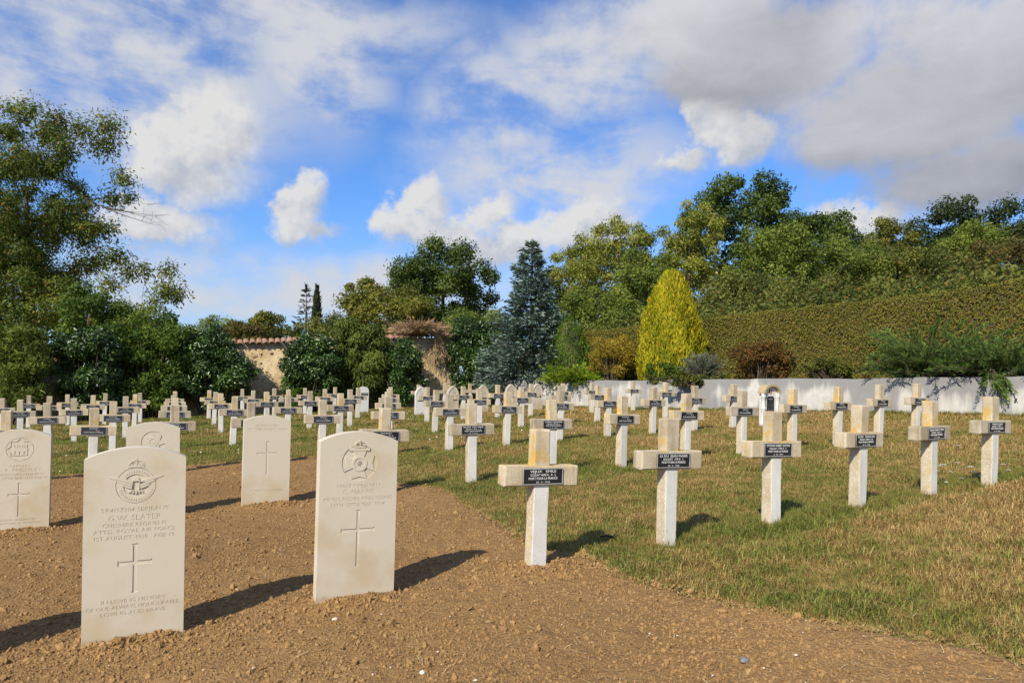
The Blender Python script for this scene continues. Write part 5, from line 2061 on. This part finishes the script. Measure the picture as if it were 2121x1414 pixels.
    far_tree('walnut_tree', 'sparse yellowing walnut branch left of the dark oak', 745, 560, 100, 33, LEAF['yellowgreen'], 112, 26, 4200, .14, 680, .26, shell=.3)
    far_tree('hazel_bush', 'mid green bush between the dark oak and the spruce', 985, 628, 160, 30, LEAF['midgreen'], 113, 36, 11000, .12, 760, .26)
    far_tree('hazel_bush', 'low green bush behind the wall right of the cypress', 690, 650, 150, 30, LEAF['scrub'], 114, 32, 9000, .115, 760, .27)
    far_tree('olive_tree', 'small olive green tree left of the slim cypress', 553, 632, 100, 38, LEAF['yellowgreen'], 115, 30, 7500, .135, 740, .26)
    far_tree('hazel_bush', 'reddish green bush beside the small olive tree', 505, 652, 110, 36, LEAF['brownscrub'], 116, 28, 7000, .125, 760, .28)
    far_tree('field_maple', 'distant dark green tree just right of the big walnut', 445, 643, 130, 60, LEAF['midgreen'], 117, 30, 7500, .21, 760, .26)
    far_tree('field_maple', 'second distant green tree behind the olive tree', 492, 643, 70, 64, LEAF['oak'], 118, 20, 4500, .21, 760, .28)
    far_tree('hazel_bush', 'dim green bush behind the wall left of the slim cypress', 605, 662, 130, 34, LEAF['scrub'], 119, 28, 8000, .12, 760, .28)
    d = 44
    b = at(655, 700, d)
    frond_cone('slim_cypress', 'thin dark pencil cypress standing beyond the old wall', (b.x, d, 1.0), at(656, 588, d).z - 1.0, .72, LEAF['conifer'], 120, n=2600, L=.28, Wd=.07, lean=.1,
               profile=[(0, .7), (.3, 1.0), (.6, .85), (.85, .5), (1.0, .05)])
    conifer('small_spruce', 'ragged dark spruce just left of the pencil cypress', (at(633, 700, 46).x, 46, 1.0), at(638, 594, 46).z - 1.0, 2.6, LEAF['conifer'], 121, whorls=16, per=7, sprigs=22, L=.30, Wd=.09)

    # ---- shrubs against the old wall
    def wall_shrub(label, px0, px1, py0, mat, seed, n, L, Wd, name='laurel_shrub', dq=-.75, py1=846, **kw):
        pm = (px0 + px1) / 2
        d = ow(pm, dq)
        x = at(pm, 800, d).x
        shrub(name, label, px0, px1, py0, py1, d, mat, kw.pop('nclump', 40), kw.pop('crf', .27), n, L, Wd, seed, depth=kw.pop('depth', .5), base_z=float(plain(x, d)) - .02, power=3.0, **kw)
    wall_shrub('narrow leaved grey green shrub at the far left edge', -80, 118, 650, LEAF['bamboo'], 130, 17000, .13, .028, 'willow_shrub', axis_up=.5, nclump=60)
    wall_shrub('dark laurel shrub left of the leafy climber', 100, 262, 656, LEAF['laurel'], 131, 16000, .10, .045, nclump=60)
    wall_shrub('tall leafy climber spilling over the wall, mid left', 210, 400, 632, LEAF['climber'], 132, 20000, .095, .042, 'climbing_shrub', dq=-.55, nclump=66, crf=.24)
    wall_shrub('dark glossy laurel left of the bare ochre wall', 345, 533, 668, LEAF['laurel'], 133, 20000, .10, .045, nclump=66)
    wall_shrub('square dark laurel right of the bare ochre wall', 566, 708, 684, LEAF['laurel'], 134, 18000, .10, .045, nclump=64)
    wall_shrub('bright green creeper hanging from the wall top', 672, 812, 636, LEAF['bamboo'], 135, 17000, .14, .03, 'hanging_creeper', dq=-.5, droop=1.0, py1=800, nclump=50)
    wall_shrub('dark laurel beneath the dry vine', 755, 888, 686, LEAF['laurel'], 136, 17000, .10, .045, nclump=60)
    wall_shrub('dark laurel left of the blue spruce', 915, 1052, 645, LEAF['laurel'], 137, 18000, .10, .045, nclump=60)
    wall_shrub('small low bush at the foot of the ochre wall', 586, 668, 795, LEAF['climber'], 138, 3500, .08, .035, dq=-1.1, nclump=18)
    # dry vine thatched on the wall top
    d = ow(870, -.1)
    b = at(868, 690, d)
    plume_bush('dry_vine', 'mat of dead straw coloured vine on the wall top', (b.x, d, at(868, 688, d).z - .05), 520, .85, LEAF['drystem'], 140, spread=1.3, up=.34, needles=18, L=.17, Wd=.013, arch=.3, width=.12)
    d = ow(905, -.25)
    b = at(905, 700, d)
    plume_bush('dead_creeper', 'dead brown creeper hanging down the bare wall patch', (b.x, d, at(905, 700, d).z), 70, .9, LEAF['drystem'], 141, spread=.35, up=-1.2, needles=20, L=.12, Wd=.010, arch=.2, width=.15, toward=(0, -.05, -.4))

    # ---- the big walnut on the left
    d = 26.0
    base = (at(62, 700, d).x, d, 0.2)
    extra = [np.array(at(px, py, dd)) for (px, py, dd) in ((300, 560, 25), (345, 600, 24.6), (350, 560, 25.4), (320, 625, 25), (270, 560, 25), (255, 370, 26), (270, 410, 26), (215, 300, 26.2),
                                                            (365, 610, 25), (240, 530, 25), (60, 230, 26), (120, 250, 26), (20, 225, 26.5), (170, 270, 26), (225, 260, 26), (225, 590, 25.5))]
    broad_tree('walnut_tree', 'big spreading walnut filling the upper left edge', base, np.array(at(50, 440, d)), (at(262, 440, d).x - at(50, 440, d).x, 3.2, at(50, 215, d).z - at(50, 440, d).z),
               LEAF['walnut'], 120, .185, 52000, .150, .060, .26, 150, None, shell=.15, droop=.35, inner=.2, extra=extra, twigs=5, fork=.55, flat=.85)
    # bare twigs at its right side
    r = np.random.default_rng(151)
    b0 = np.array(at(215, 430, 26))
    paths = []
    for i in range(5):
        e = np.array(at(r.uniform(285, 325), r.uniform(390, 480), 26 + r.normal(0, .4)))
        m = (b0 + e) / 2 + r.normal(0, .12, 3)
        pth = bez(b0, m, e, 7)
        paths.append((pth, np.linspace(.016, .004, 7)))
        for j in range(5):
            s0 = pth[r.integers(2, 7)]
            paths.append((bez(s0, s0 + r.normal(0, .12, 3) + [.1, 0, 0], s0 + np.array([.35, 0, 0]) + r.normal(0, .22, 3), 5), np.linspace(.007, .003, 5)))
    V, Fc = tubes(paths, 4)
    root = bpy.data.objects.get('walnut_tree')
    for o in bpy.data.objects:
        if o.get('label') == 'big spreading walnut filling the upper left edge':
            root = o
    V = V - np.array(root.location)
    obj('bare_twigs', np_mesh('bare_twigs', V, Fc, M['bark']), root)
    far_tree('elder_tree', 'bright green small tree in front of the walnut trunk', 190, 575, 150, 23.6, LEAF['climber'], 152, 36, 11000, .10, 740, .26, zb=0.1)
    far_tree('elder_tree', 'dark undergrowth tree below the walnut at the left edge', 40, 520, 290, 24.4, LEAF['walnut'], 153, 60, 20000, .115, 760, .22, zb=0.1)
    far_tree('elder_tree', 'dark green small tree between walnut and wall climber', 290, 625, 210, 24.6, LEAF['midgreen'], 154, 40, 11000, .105, 740, .26, zb=0.1)


# ------------------------------------------------------------------ small things
def build_small():
    spots = [(3.30, 6.35), (3.62, 6.55), (3.95, 6.6), (3.15, 6.05), (4.15, 6.35), (3.75, 6.05), (4.75, 6.5), (4.95, 6.35), (3.55, 7.6), (4.05, 5.95), (5.05, 6.2)]
    sp2 = []
    for (px, py) in ((1954, 962), (1981, 961), (2009, 964), (1946, 968), (1968, 978), (1991, 990), (2019, 977), (2032, 982), (1983, 920), (2077, 963), (2088, 972), (1960, 998)):
        rr = ray(px, py)
        dd = 3.0
        while dd < 20:                                    # where that line of sight comes down to 9 cm above the grass
            if CZ + rr.z * dd < gz(rr.x * dd, dd) + .09:
                break
            dd += .02
        sp2.append((rr.x * dd, dd))
    heads = []
    bm = bmesh.new()
    r = random.Random(8)
    for i in range(34):
        a, rad = r.uniform(0, 6.283), .026 * math.sqrt(r.random())
        c = Vector((rad * math.cos(a), rad * math.sin(a), .004 * r.random() - rad * .2))
        vs = [bm.verts.new(c + Vector((.006 * math.cos(k * 1.257 + a), .006 * math.sin(k * 1.257 + a), .001 * (k % 2)))) for k in range(5)]
        bm.faces.new(vs)
    head = bm_mesh('umbel', bm, (M['petal'],))
    paths = [(np.array([[0, 0, -.02], [.004, 0, .5], [0, 0, 1.0]]), np.array([.0022, .0018, .0014]))]
    V, Fc = tubes(paths, 4)
    stem = np_mesh('umbel_stem', V, Fc, M['stem'])
    for i, (x, y) in enumerate(sp2):
        z = gz(x, y)
        root = empty('wild_carrot', (x, y, z), r.uniform(0, 6), 'white umbel flower in the grass beside the rightmost front crosses', 'flower', 'white umbels in the grass')
        h = r.uniform(.075, .11)
        st = obj('stem', stem, root)
        st.scale = (1, 1, h)
        hd = obj('flower_head', head, root, (0, 0, h))
        k = r.uniform(.7, 1.25)
        hd.scale = (k, k, 1)
    # dark stick on the grass by the second front cross
    rr = ray(1262, 1122)
    dd = 4.4
    bm = bmesh.new()
    V, Fc = tubes([(np.array([[-.06, 0, .012], [-.02, .004, .022], [.03, -.003, .018], [.07, .006, .03]]), np.array([.006, .005, .0045, .003])),
                   (np.array([[.02, 0, .02], [.05, .02, .03], [.09, .03, .012]]), np.array([.003, .0025, .002]))], 5)
    o = obj('stick', np_mesh('stick', V, Fc, M['twigwood']), None, (rr.x * dd, dd, gz(rr.x * dd, dd) + .02), (0, .1, .3))
    tag(o, 'short dark stick lying in the grass near the second front cross', 'stick')
    # stones on the soil
    for (px, py, size, mt, lab) in ((1541, 1371, .020, 'greystone', 'grey stone lying on the soil at the lower right'), (1496, 1268, .022, 'clod', 'large round clod of soil right of the nearest cross'),
                                    (1729, 1303, .017, 'clod', 'pale flat stone on the soil near the lawn edge'), (694, 1284, .013, 'chip', 'small white stone below the splayed cross headstone'),
                                    (875, 1394, .014, 'chip', 'pale pebble at the bottom edge of the picture')):
        rr = ray(px, py)
        dd = 1.8
        while dd < 8 and CZ + rr.z * dd > float(soil_z(np.array([rr.x * dd]), np.array([dd]))[0]):
            dd += .01
        bm = bmesh.new()
        bmesh.ops.create_icosphere(bm, subdivisions=2, radius=size)
        q = random.Random(px)
        for v in bm.verts:
            k = q.uniform(.85, 1.1)
            v.co = Vector((v.co.x * k * 1.15, v.co.y * k * .8, v.co.z * k * .55))
        o = obj('loose_stone', bm_mesh('loose_stone', bm, (M[mt],)), None, (rr.x * dd, dd, float(soil_z(np.array([rr.x * dd]), np.array([dd]))[0]) + size * .3), (0, 0, q.uniform(0, 6)))
        tag(o, lab, 'stone', 'loose stones on the soil')


# ------------------------------------------------------------------ build
build_lawn()
place_headstones()
build_soil()
build_white_wall()
build_hill()
build_old_wall()
build_crosses()
build_other_graves()
build_vegetation()
build_clods()
build_grass()
build_small()
col.objects.unlink(_font_obj)
bpy.data.objects.remove(_font_obj)
